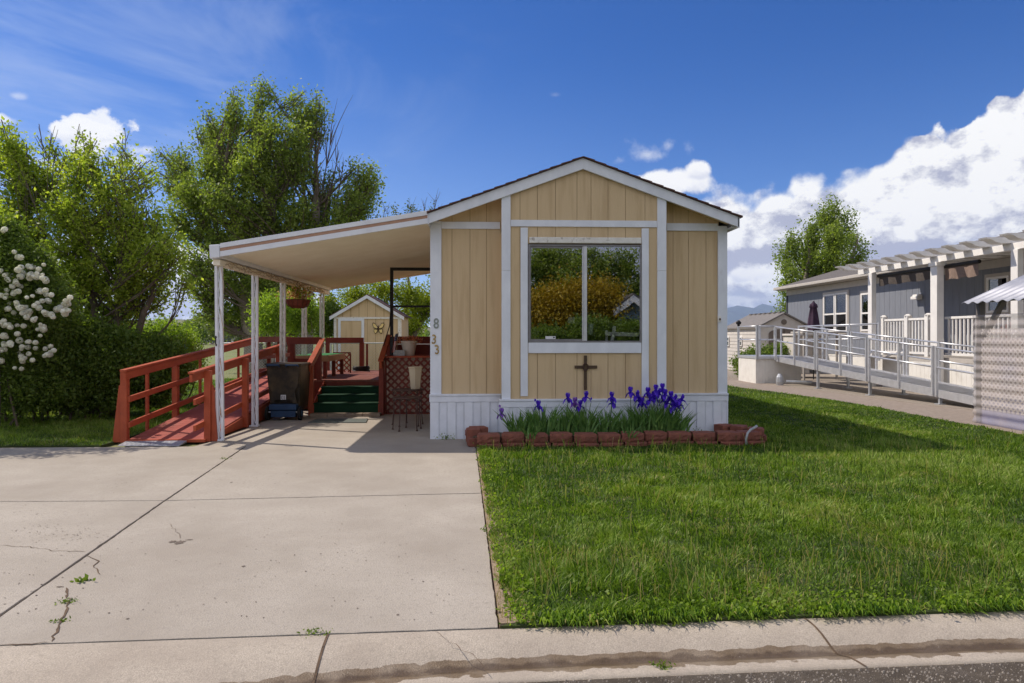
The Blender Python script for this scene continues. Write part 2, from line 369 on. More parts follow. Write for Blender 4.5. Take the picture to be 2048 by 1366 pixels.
leafmat('leaf_yellow', (.28, .20, .012), (.52, .37, .02), .35, tr=(1.1, 1, .6))
leafmat('grass_blade', (.045, .095, .012), (.20, .28, .045), .42, .5)
leafmat('iris_blade', (.07, .17, .04), (.20, .34, .09), .3, .45)
leafmat('iris_petal', (.05, .015, .45), (.14, .045, .75), .35, .6, tr=(1, .8, 1.2))
leafmat('iris_pale', (.22, .09, .50), (.34, .16, .62), .4, .6, tr=(1, .9, 1.1))
leafmat('snowball', (.68, .68, .52), (.92, .92, .86), .3, .7, tr=(1, 1, .85))
leafmat('straw', (.38, .30, .12), (.5, .42, .2), .3)
leafmat('flower_dry', (.55, .12, .06), (.85, .62, .3), .3, tr=(1, 1, .8))
_g = M['grass_blade'].node_tree; _r = _g.nodes.new('ShaderNodeValToRGB'); _mx = next(n for n in _g.nodes if n.type == 'MIX' and n.blend_type == 'MIX'); _at = next(n for n in _g.nodes if n.type == 'ATTRIBUTE')
_g.links.new(_at.outputs['Fac'], _r.inputs[0]); _cr = _r.color_ramp; _cr.elements[0].color = (.022, .06, .006, 1); _cr.elements[1].position = 1; _cr.elements[1].color = (.46, .38, .17, 1)
for _p, _c in ((.35, (.085, .165, .012, 1)), (.62, (.20, .31, .03, 1)), (.82, (.30, .40, .08, 1)), (.9, (.33, .34, .11, 1))): _e = _cr.elements.new(_p); _e.color = _c
for _l in list(_mx.outputs[2].links): _g.links.new(_r.outputs[0], _l.to_socket)
def corrug(name, c, c2, axis, period, strength=1.):
    m = mat(name, c, c2, .5, 4); return m
def glass(name, refl, tint=(.7, .75, .75)):
    m = bpy.data.materials.new(name); m.use_nodes = True; N = m.node_tree.nodes; L = m.node_tree.links; N.clear()
    t = N.new('ShaderNodeBsdfTransparent'); t.inputs[0].default_value = (*tint, 1)
    g = N.new('ShaderNodeBsdfGlossy'); g.inputs['Roughness'].default_value = .0; g.inputs[0].default_value = (.95, .97, 1, 1)
    tc = N.new('ShaderNodeTexCoord'); n = N.new('ShaderNodeTexNoise'); L.new(tc.outputs['Object'], n.inputs[0]); n.inputs['Scale'].default_value = 1.3; n.inputs['Detail'].default_value = 1
    bp = N.new('ShaderNodeBump'); bp.inputs['Strength'].default_value = .04; bp.inputs['Distance'].default_value = .02; L.new(n.outputs[0], bp.inputs['Height']); L.new(bp.outputs[0], g.inputs['Normal'])
    fr = N.new('ShaderNodeLayerWeight'); fr.inputs[0].default_value = .3
    ad = N.new('ShaderNodeMath'); ad.operation = 'MAXIMUM'; L.new(fr.outputs['Fresnel'], ad.inputs[0]); ad.inputs[1].default_value = refl
    ms = N.new('ShaderNodeMixShader'); L.new(ad.outputs[0], ms.inputs[0]); L.new(t.outputs[0], ms.inputs[1]); L.new(g.outputs[0], ms.inputs[2])
    o = N.new('ShaderNodeOutputMaterial'); L.new(ms.outputs[0], o.inputs[0]); M[name] = m; return m
glass('glass', .27, (.97, .98, .98)); glass('glass_dim', .16, (.85, .93, .93))
ORD = ['first', 'second', 'third', 'fourth', 'fifth', 'sixth', 'seventh', 'eighth', 'ninth', 'tenth', 'eleventh', 'twelfth', 'thirteenth', 'fourteenth', 'fifteenth', 'sixteenth']
rng = np.random.default_rng(7); random.seed(11)
def fnoise(x, y, sc, seed=0):       # cheap smooth value noise in 0..1
    r = np.random.default_rng(seed); T = r.random((64, 64))
    x = np.asarray(x)*sc+100; y = np.asarray(y)*sc+100
    xi = np.floor(x).astype(int); yi = np.floor(y).astype(int); fx = x-xi; fy = y-yi; fx = fx*fx*(3-2*fx); fy = fy*fy*(3-2*fy)
    g = lambda a, b: T[a % 64, b % 64]
    return (g(xi, yi)*(1-fx)+g(xi+1, yi)*fx)*(1-fy)+(g(xi, yi+1)*(1-fx)+g(xi+1, yi+1)*fx)*fy
# ================================================================ GROUND
K0 = gnd(1000, 1257); K1 = gnd(2048, 1221); KE = (K1-K0).normalized(); KN = Vector((KE.y, -KE.x, 0))   # KN points to the road
def kpt(s, t, z): p = K0+KE*s+KN*t; return (p.x, p.y, z)
MB().box(-3000, 3000, -3000, 3000, -.4, -.2).build('ground', M['field']); tag(bpy.data.objects['ground'], kind='structure')
def poly_obj(name, pts, z0, z1, mat, kind='structure', bevel=0):
    if sum((pts[i][0]*pts[(i+1) % len(pts)][1]-pts[(i+1) % len(pts)][0]*pts[i][1]) for i in range(len(pts))) > 0: pts = pts[::-1]
    o = MB().prism([(p[0], p[1]) for p in pts], z0, z1, 'z').build(name, mat, bevel=bevel); tag(o, kind=kind); return o
poly_obj('yard', [(-70, 3.7), (-70, 200), (90, 200), (90, 3.9), K1[:2], K0[:2], (-12, 3.0)], -.19, -.035, M['field'])
# road
poly_obj('road', [kpt(-30, .45, 0)[:2], kpt(30, .45, 0)[:2], kpt(30, 9, 0)[:2], kpt(-30, 9, 0)[:2]], -.18, -.045, M['asphalt'])
poly_obj('far_verge', [kpt(-40, 9, 0)[:2], kpt(40, 9, 0)[:2], kpt(40, 60, 0)[:2], kpt(-40, 60, 0)[:2]], -.18, .02, M['field'])
# kerb with gutter: a profile swept along the line, wider at the driveway
prof = [(0, -.002), (.03, 0), (.09, -.006), (.15, -.022), (.20, -.044), (.235, -.062), (.26, -.070), (.285, -.068), (.31, -.060), (.345, -.050), (.40, -.044), (.46, -.041), (.465, -.16)]
def sweep_kerb():
    ss = np.concatenate([np.arange(-8, 6, .04), np.arange(6, 14, .5)]); V = []; F = []; wet = []
    n = len(prof)
    for i, s in enumerate(ss):
        k = 1/(1+math.exp((s+1.0)*3.2))       # 1 at the driveway side
        wn = fnoise([s*1.0], [0], 9, 3)[0]*.03+fnoise([s*1.0], [0], 2.2, 4)[0]*.03
        for j, (t, z) in enumerate(prof):
            tt = t*(1+k*.9*(1 if t < .46 else .49)); 
            V.append(kpt(s, tt, z*(1-.15*k)))
    for i in range(len(ss)-1):
        for j in range(n-1): F.append((i*n+j, (i+1)*n+j, (i+1)*n+j+1, i*n+j+1))
    return V, F
mk = mat('kerb_concrete', (.50, .435, .36), (.40, .34, .28), .85, 2.5, .4, 120, speck=.7, grime=.4, gcol=(.32, .27, .22), gscale=2.2, glo=.5, detail=10)
def wet_kerb(m):
    nt = m.node_tree; N = nt.nodes; L = nt.links; b = N['Principled BSDF']
    tc = N.new('ShaderNodeTexCoord'); sp = N.new('ShaderNodeSeparateXYZ'); L.new(tc.outputs['Object'], sp.inputs[0])
    n = N.new('ShaderNodeTexNoise'); L.new(tc.outputs['Object'], n.inputs[0]); n.inputs['Scale'].default_value = 9; n.inputs['Detail'].default_value = 7
    a = N.new('ShaderNodeMath'); a.operation = 'MULTIPLY_ADD'; L.new(n.outputs[0], a.inputs[0]); a.inputs[1].default_value = .030; L.new(sp.outputs[2], a.inputs[2])
    r = N.new('ShaderNodeMapRange'); L.new(a.outputs[0], r.inputs[0]); r.inputs[1].default_value = -.0335; r.inputs[2].default_value = -.0345
    src = b.inputs['Base Color'].links[0].from_socket
    mx = N.new('ShaderNodeMix'); mx.data_type = 'RGBA'; mx.blend_type = 'MULTIPLY'; n3 = N.new('ShaderNodeTexNoise'); L.new(tc.outputs['Object'], n3.inputs[0]); n3.inputs['Scale'].default_value = 5; n3.inputs['Detail'].default_value = 8; r3 = N.new('ShaderNodeMapRange'); L.new(n3.outputs[0], r3.inputs[0]); r3.inputs[1].default_value = .35; r3.inputs[2].default_value = .65; r3.inputs[3].default_value = .72; r3.inputs[4].default_value = 1.1; mq = N.new('ShaderNodeMath'); mq.operation = 'MULTIPLY'; L.new(r.outputs[0], mq.inputs[0]); L.new(r3.outputs[0], mq.inputs[1]); L.new(mq.outputs[0], mx.inputs[0]); L.new(src, mx.inputs[6]); mx.inputs[7].default_value = (.47, .40, .31, 1)
    r4 = N.new('ShaderNodeMapRange'); L.new(a.outputs[0], r4.inputs[0]); r4.inputs[1].default_value = -.044; r4.inputs[2].default_value = -.050
    mw = N.new('ShaderNodeMix'); mw.data_type = 'RGBA'; mw.blend_type = 'MULTIPLY'; L.new(r4.outputs[0], mw.inputs[0]); L.new(mx.outputs[2], mw.inputs[6]); mw.inputs[7].default_value = (.55, .52, .5, 1)
    L.new(mw.outputs[2], b.inputs['Base Color'])
    rr = N.new('ShaderNodeMapRange'); L.new(r.outputs[0], rr.inputs[0]); rr.inputs[3].default_value = .85; rr.inputs[4].default_value = .28; L.new(rr.outputs[0], b.inputs['Roughness'])
wet_kerb(mk)
V, F = sweep_kerb(); o = mesh_np('kerb', V, F, mk); tag(o, kind='structure')
# driveway slabs with open joints over soil
def G2(px, py): p = gnd(px, py); return np.array([p.x, p.y])
A = G2(330, 1001); Jr = G2(965, 986); Er = G2(953, 896); Fr = G2(1000, 1256)
D0 = G2(0, 1231); D1 = G2(492, 892); dd = (A-D0)
kx = np.array(KE[:2]); k0 = np.array(K0[:2])
def inter(p, d, q, e):
    a = np.array([[d[0], -e[0]], [d[1], -e[1]]]); t = np.linalg.solve(a, q-p); return p+d*t[0]
DF = inter(D0, dd, k0, kx); DD1 = D1+(D1-A)/np.linalg.norm(D1-A)*.5
FL = k0-kx*12; LL = A+(G2(0, 1003)-A)*4.5; BL = np.array([-14, 9.45])
D2 = np.array([-3.86, 9.9])
def inset(pts, d):
    n = len(pts); ar = sum(pts[i][0]*pts[(i+1) % n][1]-pts[(i+1) % n][0]*pts[i][1] for i in range(n)); s = 1 if ar > 0 else -1; out = []
    for i in range(n):
        p, q, r = pts[i-1], pts[i], pts[(i+1) % n]; e1 = (q-p)/np.linalg.norm(q-p); e2 = (r-q)/np.linalg.norm(r-q)
        n1 = np.array([-e1[1], e1[0]])*s; n2 = np.array([-e2[1], e2[0]])*s
        out.append(inter(p+n1*d, e1, q+n2*d, e2) if abs(e1[0]*e2[1]-e1[1]*e2[0]) > 1e-3 else q+n1*d)
    return out
def rough_poly(pts, step=.06, amp=.003):
    out = []
    for i in range(len(pts)):
        p, q = pts[i], pts[(i+1) % len(pts)]; l = np.linalg.norm(q-p); k = max(1, int(l/step)); nn = np.array([-(q-p)[1], (q-p)[0]])/l
        for j in range(k): out.append(p+(q-p)*j/k+nn*random.uniform(-amp, amp)*(1 if j else 0)*random.choice((.3, .5, 1, 2)))
    return out
slabs = [[DF, Fr, Jr, A], [A, Jr, Er, np.array([-.2, 9.95]), np.array([-.2, 14.2]), np.array([-3.86, 14.2]), D2, D1], [FL, DF, A, LL], [LL, A, D1, D2, np.array([-3.95, 9.45]), BL]]
for sl in slabs:
    poly_obj('driveway', rough_poly(inset(sl, .010)), -.15, 0, M['concrete'], bevel=.004)
poly_obj('driveway_bed', [FL, Fr, Er, (-.2, 14.3), (-3.9, 14.3), (-4, 9.3), (-14, 9.3)], -.18, -.022, M['soil'])
def crack(pts, w, m='soil', z=.0035, sub=.035):
    P = [np.array(gnd(*p)[:2]) for p in pts]; Q = []
    for i in range(len(P)-1):
        k = max(1, int(np.linalg.norm(P[i+1]-P[i])/sub))
        for j in range(k): Q.append(P[i]+(P[i+1]-P[i])*j/k+np.random.default_rng(len(Q)+i).normal(0, .006, 2))
    Q.append(P[-1]); mb = MB(); n = len(Q); V = []
    for i, q in enumerate(Q):
        d = Q[min(i+1, n-1)]-Q[max(i-1, 0)]; d = d/max(np.linalg.norm(d), 1e-6); nn = np.array([-d[1], d[0]])
        ww = w*random.uniform(.35, 1.2)*(.25 if i in (0, n-1) else 1)
        V += [(*(q+nn*ww/2), z), (*(q-nn*ww/2), z)]
    mb.add(V, [(2*i, 2*i+1, 2*i+3, 2*i+2) for i in range(n-1)]); o = mb.build('driveway_crack', M[m]); tag(o, kind='structure')
crack([(0, 1091), (60, 1094), (110, 1102), (172, 1104)], .006)
crack([(170, 1112), (196, 1120), (190, 1135), (200, 1150)], .007)
crack([(132, 1176), (138, 1208), (120, 1250), (103, 1284)], .013)
crack([(340, 1048), (345, 1057), (358, 1066), (360, 1078)], .004)
crack([(0, 1291), (50, 1289), (100, 1286)], .01)
crack([(870, 1262), (900, 1285), (945, 1310), (970, 1337)], .004, z=.002)
def spall(px, py, rx, ry, n=26):
    c = gnd(px, py); V = [(c.x, c.y, .003)]; mb = MB()
    for i in range(n):
        a = 2*math.pi*i/n; r = random.uniform(.35, 1.1); V.append((c.x+rx*r*math.cos(a), c.y+ry*r*math.sin(a), .003))
    mb.add(V, [(0, i+1, (i+1) % n+1) for i in range(n)]); return mb
cx = MB()
for px, py, rx, ry in [(360, 1085, .05, .05), (345, 1084, .03, .04), (378, 1080, .03, .02), (487, 1133, .016, .02), (463, 965, .012, .02), (708, 953, .01, .02), (574, 948, .01, .02), (795, 1230, .012, .01), (255, 1238, .01, .01), (120, 1174, .03, .012)]:
    s_ = spall(px, py, rx, ry); cx.add(s_.v, s_.f)
for i in range(480):
    px, py = random.uniform(0, 960), random.uniform(905, 1240)
    if px > 250 and random.random() < .3: continue
    s_ = spall(px, py, random.uniform(.002, .008), random.uniform(.002, .010), 6); cx.add(s_.v, s_.f)
for cx0, cy0 in ((250, 965), (85, 1062), (510, 965), (160, 1075)):
    for i in range(45):
        px, py = random.gauss(cx0, 30), random.gauss(cy0, 9)
        if py < 900: continue
        s_ = spall(px, py, random.uniform(.004, .012), random.uniform(.003, .007), 7); cx.add(s_.v, s_.f)
tag(cx.build('driveway_pits', mat('pit', (.15, .12, .10), None, .95)), kind='structure')
# joints across the kerb
for s0, t0 in (((655, 1272), (622, 1366)), ((1612, 1240), (1705, 1312))):
    a_ = gnd(*s0); b_ = gnd(t0[0], t0[1], -.04); mb = MB(); mb2 = []
    sa = (a_-K0).dot(KE); sb = (b_-K0).dot(KE); kk = 1/(1+math.exp((sa+1.0)*3.2)); V = []
    for j, (t, z) in enumerate(prof[:-1]):
        tt = t*(1+kk*.9); s_ = sa+(sb-sa)*j/11
        V += [kpt(s_-.006, tt, z*(1-.15*kk)+.0035), kpt(s_+.006, tt, z*(1-.15*kk)+.0035)]
    mb.add(V, [(2*i, 2*i+2, 2*i+3, 2*i+1) for i in range(11)]); tag(mb.build('kerb_joint', M['soil']), kind='structure')
# lawns
pathE = [gnd(*p, .04) for p in ((1440, 768), (1560, 783), (1700, 803), (1850, 830), (1960, 850), (2120, 880))]
lawn_poly = [(Fr[0]+.05, Fr[1]+.03), (Er[0]+.05, Er[1]), (Er[0]+.03, 9.5), (-.2, 9.9), (3.7, 9.9), (3.7, 24)]
lawn_poly += [(p.x, p.y) for p in pathE]+[(10.5, 9.0), kpt(9.5, 0, 0)[:2], K0[:2]]
lawnR = [Vector((p[0], p[1])) for p in lawn_poly]
poly_obj('lawn_soil', lawn_poly, -.15, .012, M['lawn_soil'])
poly_obj('path', [(p.x, p.y+.02) for p in pathE[::-1]]+[(3.8, 24.1), (3.8, 33), (16, 33), (16, 9.1), (10.6, 9.0)], -.15, .0, M['path'])
poly_obj('gravel', [(8.6, 33), (8.9, 21), (9.7, 14), (10.9, 11), (20, 11), (20, 33)], -.05, .006, M['gravel'])
lawn_left = [(-5.2, 9.5), (-14, 9.5), (-14, 13.6), (-9, 16.5), (-9, 24), (-5.6, 24)]
poly_obj('lawn_left_soil', lawn_left, -.15, .012, M['lawn_soil'])
poly_obj('edge_soil', [Fr+np.array([.0, .02]), Fr+np.array([.17, .03]), Er+np.array([.08, 0]), Er], -.12, .016, M['dry_soil'])
lawn_grass_poly = [(Fr[0]+.10, Fr[1]+.0)]+[(Fr[0]+.13*0+(Er[0]-Fr[0])*t_-.005+.03*fnoise([t_], [0], 14, 31)[0]+.025*fnoise([t_], [0], 50, 32)[0]+max(0, .12-t_)*.6, Fr[1]+(Er[1]-Fr[1])*t_) for t_ in np.linspace(.02, .98, 60)]+lawn_poly[2:-1]+[kpt(s_, -.004+.05*(fnoise([s_], [0], 2.5, 33)[0]-.55)+.03*(fnoise([s_], [0], 11, 34)[0]-.5), 0)[:2] for s_ in np.arange(9.4, .1, -.05)]
def in_poly(x, y, P):
    ins = np.zeros(len(x), bool); n = len(P); j = n-1
    for i in range(n):
        xi, yi = P[i][0], P[i][1]; xj, yj = P[j][0], P[j][1]
        c = ((yi > y) != (yj > y)) & (x < (xj-xi)*(y-yi)/(yj-yi+1e-12)+xi); ins ^= c; j = i
    return ins
def grass(name, poly, bands, mname='grass_blade', seed=1, hmul=1., edge=None):
    r = np.random.default_rng(seed); xs = [p[0] for p in poly]; Vs = []; Fs = []; Ts = []; base = 0
    for y0, y1, dens, seg, w in bands:
        x0, x1 = min(xs), max(xs); n = int((x1-x0)*(y1-y0)*dens); x = r.uniform(x0, x1, n); y = r.uniform(y0, y1, n)
        k = in_poly(x, y, poly)
        fx = np.tan(YAW)*0+x*1365/np.maximum(y, .1)                  # leave out what lies far beside the frame
        k &= (x < y*.86+.4) & (x > -y*.80-.4)
        x = x[k]; y = y[k]; n = len(x)
        if edge is not None: pass
        c1 = fnoise(x, y, 1.1, 5); c2 = fnoise(x, y, 4.2, 6); c3 = fnoise(x, y, .55, 8); c4 = fnoise(x, y, 11, 9); c5 = fnoise(x, y, 2.3, 15)
        hh = hmul*(.015+.036*c2*c1*1.5+.030*c4*c5)*r.uniform(.5, 1.4, n)
        long = r.random(n) < .035; hh = np.where(long, hh*1.7, hh)
        az = r.uniform(0, 2*np.pi, n); lean = r.uniform(.1, 1.25, n)*hh; la = r.normal(0, 1.1, n)+fnoise(x, y, 3.1, 17)*12.5
        dx, dy = np.cos(az)*w/2, np.sin(az)*w/2; lx, ly = np.cos(la)*lean, np.sin(la)*lean
        ww = r.uniform(.7, 1.3, n); dx *= ww; dy *= ww; z0 = np.full(n, .005)
        B0 = np.stack([x-dx, y-dy, z0], 1); B1 = np.stack([x+dx, y+dy, z0], 1)
        T = np.stack([x+lx, y+ly, z0+hh], 1); idx = np.arange(n)
        dry = np.clip((fnoise(x, y, 1.7, 21)*.6+fnoise(x, y, 6, 22)*.4-.60)*5, 0, 1)+np.clip(1-(x-(.0-.05*(y-3.5)))/.35, 0, 1)*.3*(x > -1)*(y < 9.6)
        tint = np.clip(.16+.34*c1*c3*1.8+.22*(c2-.3)+.16*c5+r.normal(0, .21, n)+dry*.30*r.random(n), 0, .86)
        tint = np.where(r.random(n) < .02+.22*dry, r.uniform(.85, 1, n), tint)
        if seg == 1:
            V = np.stack([B0, B1, T], 1).reshape(-1, 3); F = np.stack([idx*3, idx*3+1, idx*3+2], 1)+base; t = tint
        else:
            M0 = np.stack([x-dx*.8+lx*.3, y-dy*.8+ly*.3, z0+hh*.6], 1); M1 = np.stack([x+dx*.8+lx*.3, y+dy*.8+ly*.3, z0+hh*.6], 1)
            V = np.stack([B0, B1, M0, M1, T], 1).reshape(-1, 3)
            F = np.stack([np.stack([idx*5, idx*5+1, idx*5+3], 1), np.stack([idx*5, idx*5+3, idx*5+2], 1), np.stack([idx*5+2, idx*5+3, idx*5+4], 1)], 1).reshape(-1, 3)+base; t = np.repeat(tint, 3)
        Vs.append(V); Fs.append(F); Ts.append(t); base += len(V)
    o = mesh_np(name, np.concatenate(Vs), np.concatenate(Fs), M[mname], tint=np.concatenate(Ts)); tag(o, kind='stuff'); return o
grass('lawn_grass', lawn_grass_poly, [(3.3, 5.2, 11000, 3, .0068), (5.2, 7.5, 7000, 3, .009), (7.5, 10.5, 4500, 1, .014), (10.5, 16, 2400, 1, .020), (16, 26, 800, 1, .03)])
grass('left_lawn_grass', lawn_left, [(9.5, 14, 3000, 1, .010), (14, 24, 1200, 1, .018)], seed=3, hmul=1.25)
fr_poly = [(-9, 24), (-14, 24), (-14, 34), (2, 34), (2, 18), (-5.6, 18), (-5.6, 24)]
# straw stems and weeds in the lawn
def stems(name, n, xr, yr, poly, h, mname, seed, w=.003):
    r = np.random.default_rng(seed); x = r.uniform(*xr, n); y = r.uniform(*yr, n); k = in_poly(x, y, poly); x = x[k]; y = y[k]; n = len(x)
    hh = r.uniform(h*.5, h*1.3, n); az = r.uniform(0, 6.28, n); le = hh*r.uniform(.05, .45, n); i = np.arange(n)
    V = np.stack([np.stack([x-w/2, y, 0*x], 1), np.stack([x+w/2, y, 0*x], 1), np.stack([x+w/2+np.cos(az)*le, y+np.sin(az)*le, hh], 1), np.stack([x-w/2+np.cos(az)*le, y+np.sin(az)*le, hh], 1)], 1).reshape(-1, 3)
    tag(mesh_np(name, V, np.stack([i*4, i*4+1, i*4+2, i*4+3], 1), M[mname], tint=r.random(n)), kind='stuff')
stems('dry_grass_stems', 240, (.3, 3.5), (3.7, 4.6), lawn_poly, .13, 'straw', 21)
stems('dry_grass_stems', 700, (.1, 8), (3.7, 9.3), lawn_poly, .10, 'straw', 22, .0035)
stems('tall_grass_stems', 2600, (.1, 8), (3.7, 9.5), lawn_poly, .15, 'grass_blade', 23, .005)
stems('edge_dry_grass', 2600, (-.4, .28), (3.5, 8.6), [Fr, Fr+np.array([.2, 0]), Er+np.array([.1, 0]), Er], .04, 'straw', 24, .004)
# loose stones on the road edge
def stones(name, n, xr, yr, z, smin, smax, mname, seed):
    r = np.random.default_rng(seed); mb = MB()
    for i in range(n):
        x, y = r.uniform(*xr), r.uniform(*yr); s = smin+(smax-smin)*r.random()**3; a = r.uniform(0, 3)
        P = [(math.cos(a+k*1.571)*s*r.uniform(.7, 1.2), math.sin(a+k*1.571)*s*r.uniform(.5, 1.)) for k in range(4)]
        p = kpt(x, y, 0)
        V = [(p[0]+q[0], p[1]+q[1], z) for q in P]+[(p[0]+q[0]*.5, p[1]+q[1]*.5, z+s*.7) for q in P]
        mb.add(V, [(4, 5, 6, 7)]+[(k, (k+1) % 4, 4+(k+1) % 4, 4+k) for k in range(4)])
    tag(mb.build(name, M[mname]), kind='stuff')
stones('road_gravel', 9000, (-1.5, 3.6), (.462, .9), -.045, .0015, .009, 'stone', 5)
stones('kerb_grit', 120, (-1.5, 3.6), (.02, .44), -.05, .002, .004, 'stone', 6)
def fringe():
    r = np.random.default_rng(91); n = 9000; s = r.uniform(.05, 9, n); s = s[fnoise(s, 0*s, 6, 35)+r.normal(0, .15, len(s)) > .3]; n = len(s); h = r.uniform(.02, .075, n); V = []; 
    t0 = -r.uniform(-.012, .08, n); w = .0034; e = np.array(KE[:2]); nn = np.array(KN[:2]); K = np.array(K0[:2]); a = r.normal(0, .7, n)
    B = K+e*s[:, None]+nn*t0[:, None]; D = nn*np.cos(a)[:, None]+e*np.sin(a)[:, None]; l = r.uniform(.02, .10, n)[:, None]
    z = lambda v: np.full((n, 1), v)
    P = lambda q, zz: np.concatenate([q, zz], 1); ww = e*w
    V = np.stack([P(B-ww, z(.01)), P(B+ww, z(.01)), P(B+D*l*.5+ww, h[:, None]), P(B+D*l*.5-ww, h[:, None]), P(B+D*l, h[:, None]*.45+.004)], 1).reshape(-1, 3); i = np.arange(n)*5
    F = np.stack([np.stack([i, i+1, i+2], 1), np.stack([i, i+2, i+3], 1), np.stack([i+3, i+2, i+4], 1)], 1).reshape(-1, 3)
    tag(mesh_np('fringe_grass', V, F, M['grass_blade'], tint=np.repeat(np.clip(r.normal(.40, .24, n), 0, .95), 3)), kind='stuff')
fringe()
def leaf_quads(C, size, r, flat=0., up=None, asp=.55):
    """C (N,3) leaf positions -> bent diamond leaves"""
    n = len(C); d = r.normal(size=(n, 3)); d[:, 2] = d[:, 2]*(1-flat)
    if up is not None: d += up
    d /= np.linalg.norm(d, axis=1)[:, None]+1e-9
    e = r.normal(size=(n, 3)); e -= d*(e*d).sum(1)[:, None]; e /= np.linalg.norm(e, axis=1)[:, None]+1e-9
    nn = np.cross(d, e); s = size*r.uniform(.6, 1.25, n)[:, None]
    V = np.stack([C, C+d*s*.45+e*s*asp*.5+nn*s*.08, C+d*s, C+d*s*.45-e*s*asp*.5+nn*s*.08], 1).reshape(-1, 3); i = np.arange(n)*4
    return V, np.stack([i, i+1, i+2, i+3], 1)
def clover():
    r = np.random.default_rng(44); C = []
    for k in range(420):
        if k % 3: s = r.uniform(.1, 6.5); t_ = -abs(r.normal(0, .16)); c = np.array(kpt(s, t_, .03))
        else: u = r.random(); c = np.array([Fr[0]+(Er[0]-Fr[0])*u+abs(r.normal(0, .12))+.04, Fr[1]+(Er[1]-Fr[1])*u, .03])
        m_ = r.integers(6, 26); C.append(c+r.normal(size=(m_, 3))*np.array([.035, .03, .016]))
    C = np.concatenate(C); C[:, 2] = np.abs(C[:, 2])+.012; V, F = leaf_quads(C, .024, r, .5, asp=.8)
    tag(mesh_np('clover', V, F, M['leaf_hedge'], tint=np.clip(r.normal(.25, .2, len(F)), 0, 1)), kind='stuff')
clover()
def weed(px, py, rad, n, size=.02, z=0.):
    c = gnd(px, py, z); r = np.random.default_rng(int(px+py)); C = np.array(c)+r.normal(size=(n, 3))*np.array([rad, rad*.5, rad*.25]); C[:, 2] = z+np.abs(C[:, 2]-z)
    V, F = leaf_quads(C, size, r); o = mesh_np('weed', V, F, M['leaf_dark'], tint=r.random(n), origin=c)
    return o
WP = [(134, 1205, .03, 60, .02, 'long creeping weed in the dark driveway crack near the lower left corner'), (118, 1243, .02, 30, .018, 'small weed low in the same driveway crack just above the kerb'), (168, 1163, .03, 18, .045, 'flat yellowish weed lying alone on the concrete beside the diagonal joint'),
      (627, 1267, .04, 60, .018, 'green weed growing where the driveway meets the kerb'), (1322, 1333, .025, 50, .02, 'tiny weed standing at the edge of the asphalt'),
      (1076, 1250, .05, 90, .028, 'broad leaved weed at the lawn corner beside the kerb'), (447, 918, .03, 22, .02, 'thin weed in the upper end of the diagonal joint'), (1180, 1243, .05, 80, .03, 'green weed clump leaning over the kerb at the lawn front'), (1340, 1245, .05, 80, .03, 'bushy weed hanging over the kerb between lawn front and gutter'), (975, 1060, .03, 35, .025, 'small weed on the dry soil strip along the driveway edge')]
for px, py, rad, n, sz, lab in WP: tag(weed(px, py, rad, n, sz, -.04 if px == 1322 else 0.), lab, 'weed', 'weeds in the joints and edges')

# ================================================================ MOBILE HOME
XL, XR, YW, YB = -.765, 3.60, 10.0, 9.75
PX, PZ, SL = 1.42, 4.04, .366
home = thing('mobile_home', 'tan mobile home with white trim, a wide picture window and house number 833', 'mobile home', (1.42, 10, 0))
def zr(x, off=0.): return PZ-SL*abs(x-PX)-off
def siding(name, segs, y, z0, ztop, th=.02, parent=None, mname='siding', gap=.006, back='siding_gap'):
    mb = MB(); mb2 = MB()
    for a, b in zip(segs[:-1], segs[1:]):
        aa, bb = a+gap/2, b-gap/2
        def poly(a_, b_):
            t = ztop if callable(ztop) else (lambda x: ztop)
            P = [(a_, z0), (b_, z0), (b_, t(b_))]
            if callable(ztop) and a_ < PX < b_: P.append((PX, t(PX)))
            P.append((a_, t(a_))); return P
        mb.prism(poly(aa, bb), y, y+th)
        mb2.prism(poly(a, b), y+th*.55, y+th*.9)
    w = mb.build(name, M[mname], parent); b_ = mb2.build('siding_groove', M[back], w)
    return w
xw = lambda px, Y=YW: at(px, 600, Y).x
# core walls
z_sk = .60
gl = [XL+.11, xw(904), xw(940), xw(973), xw(1003)]
gr_ = [xw(1332), xw(1346), xw(1377), xw(1412), XR-.11]
siding('front_siding', gl, YW, z_sk, lambda x: zr(x, .088), parent=home)
siding('front_siding', gr_, YW, z_sk, lambda x: zr(x, .088), parent=home)
bx0, bx1 = xw(1003, YB), xw(1332, YB)
gb = [xw(p, YB) for p in (1003, 1040, 1075, 1111, 1154, 1182, 1216, 1251, 1290, 1332)]
# bay siding, with the window opening left free
wx0, wx1 = at(1056, 600, YB).x, at(1282, 600, YB).x
wz0, wz1 = at(1165, 686, YB).z, at(1165, 488, YB).z
siding('front_siding', gb, YB, wz1, lambda x: zr(x, .12), parent=home)
siding('front_siding', gb, YB, z_sk-.03, wz0, parent=home)
siding('front_siding', [bx0, gb[1], wx0], YB, wz0, wz1, parent=home)
siding('front_siding', [wx1, gb[-2]+.02, bx1], YB, wz0, wz1, parent=home)
mb = MB(); mb.box(bx0, bx0+.02, YB+.021, YW, .5, zr(bx0, .14)); mb.box(bx1-.02, bx1, YB+.021, YW, .5, zr(bx1, .14)); mb.build('bay_side', M['siding'], home)
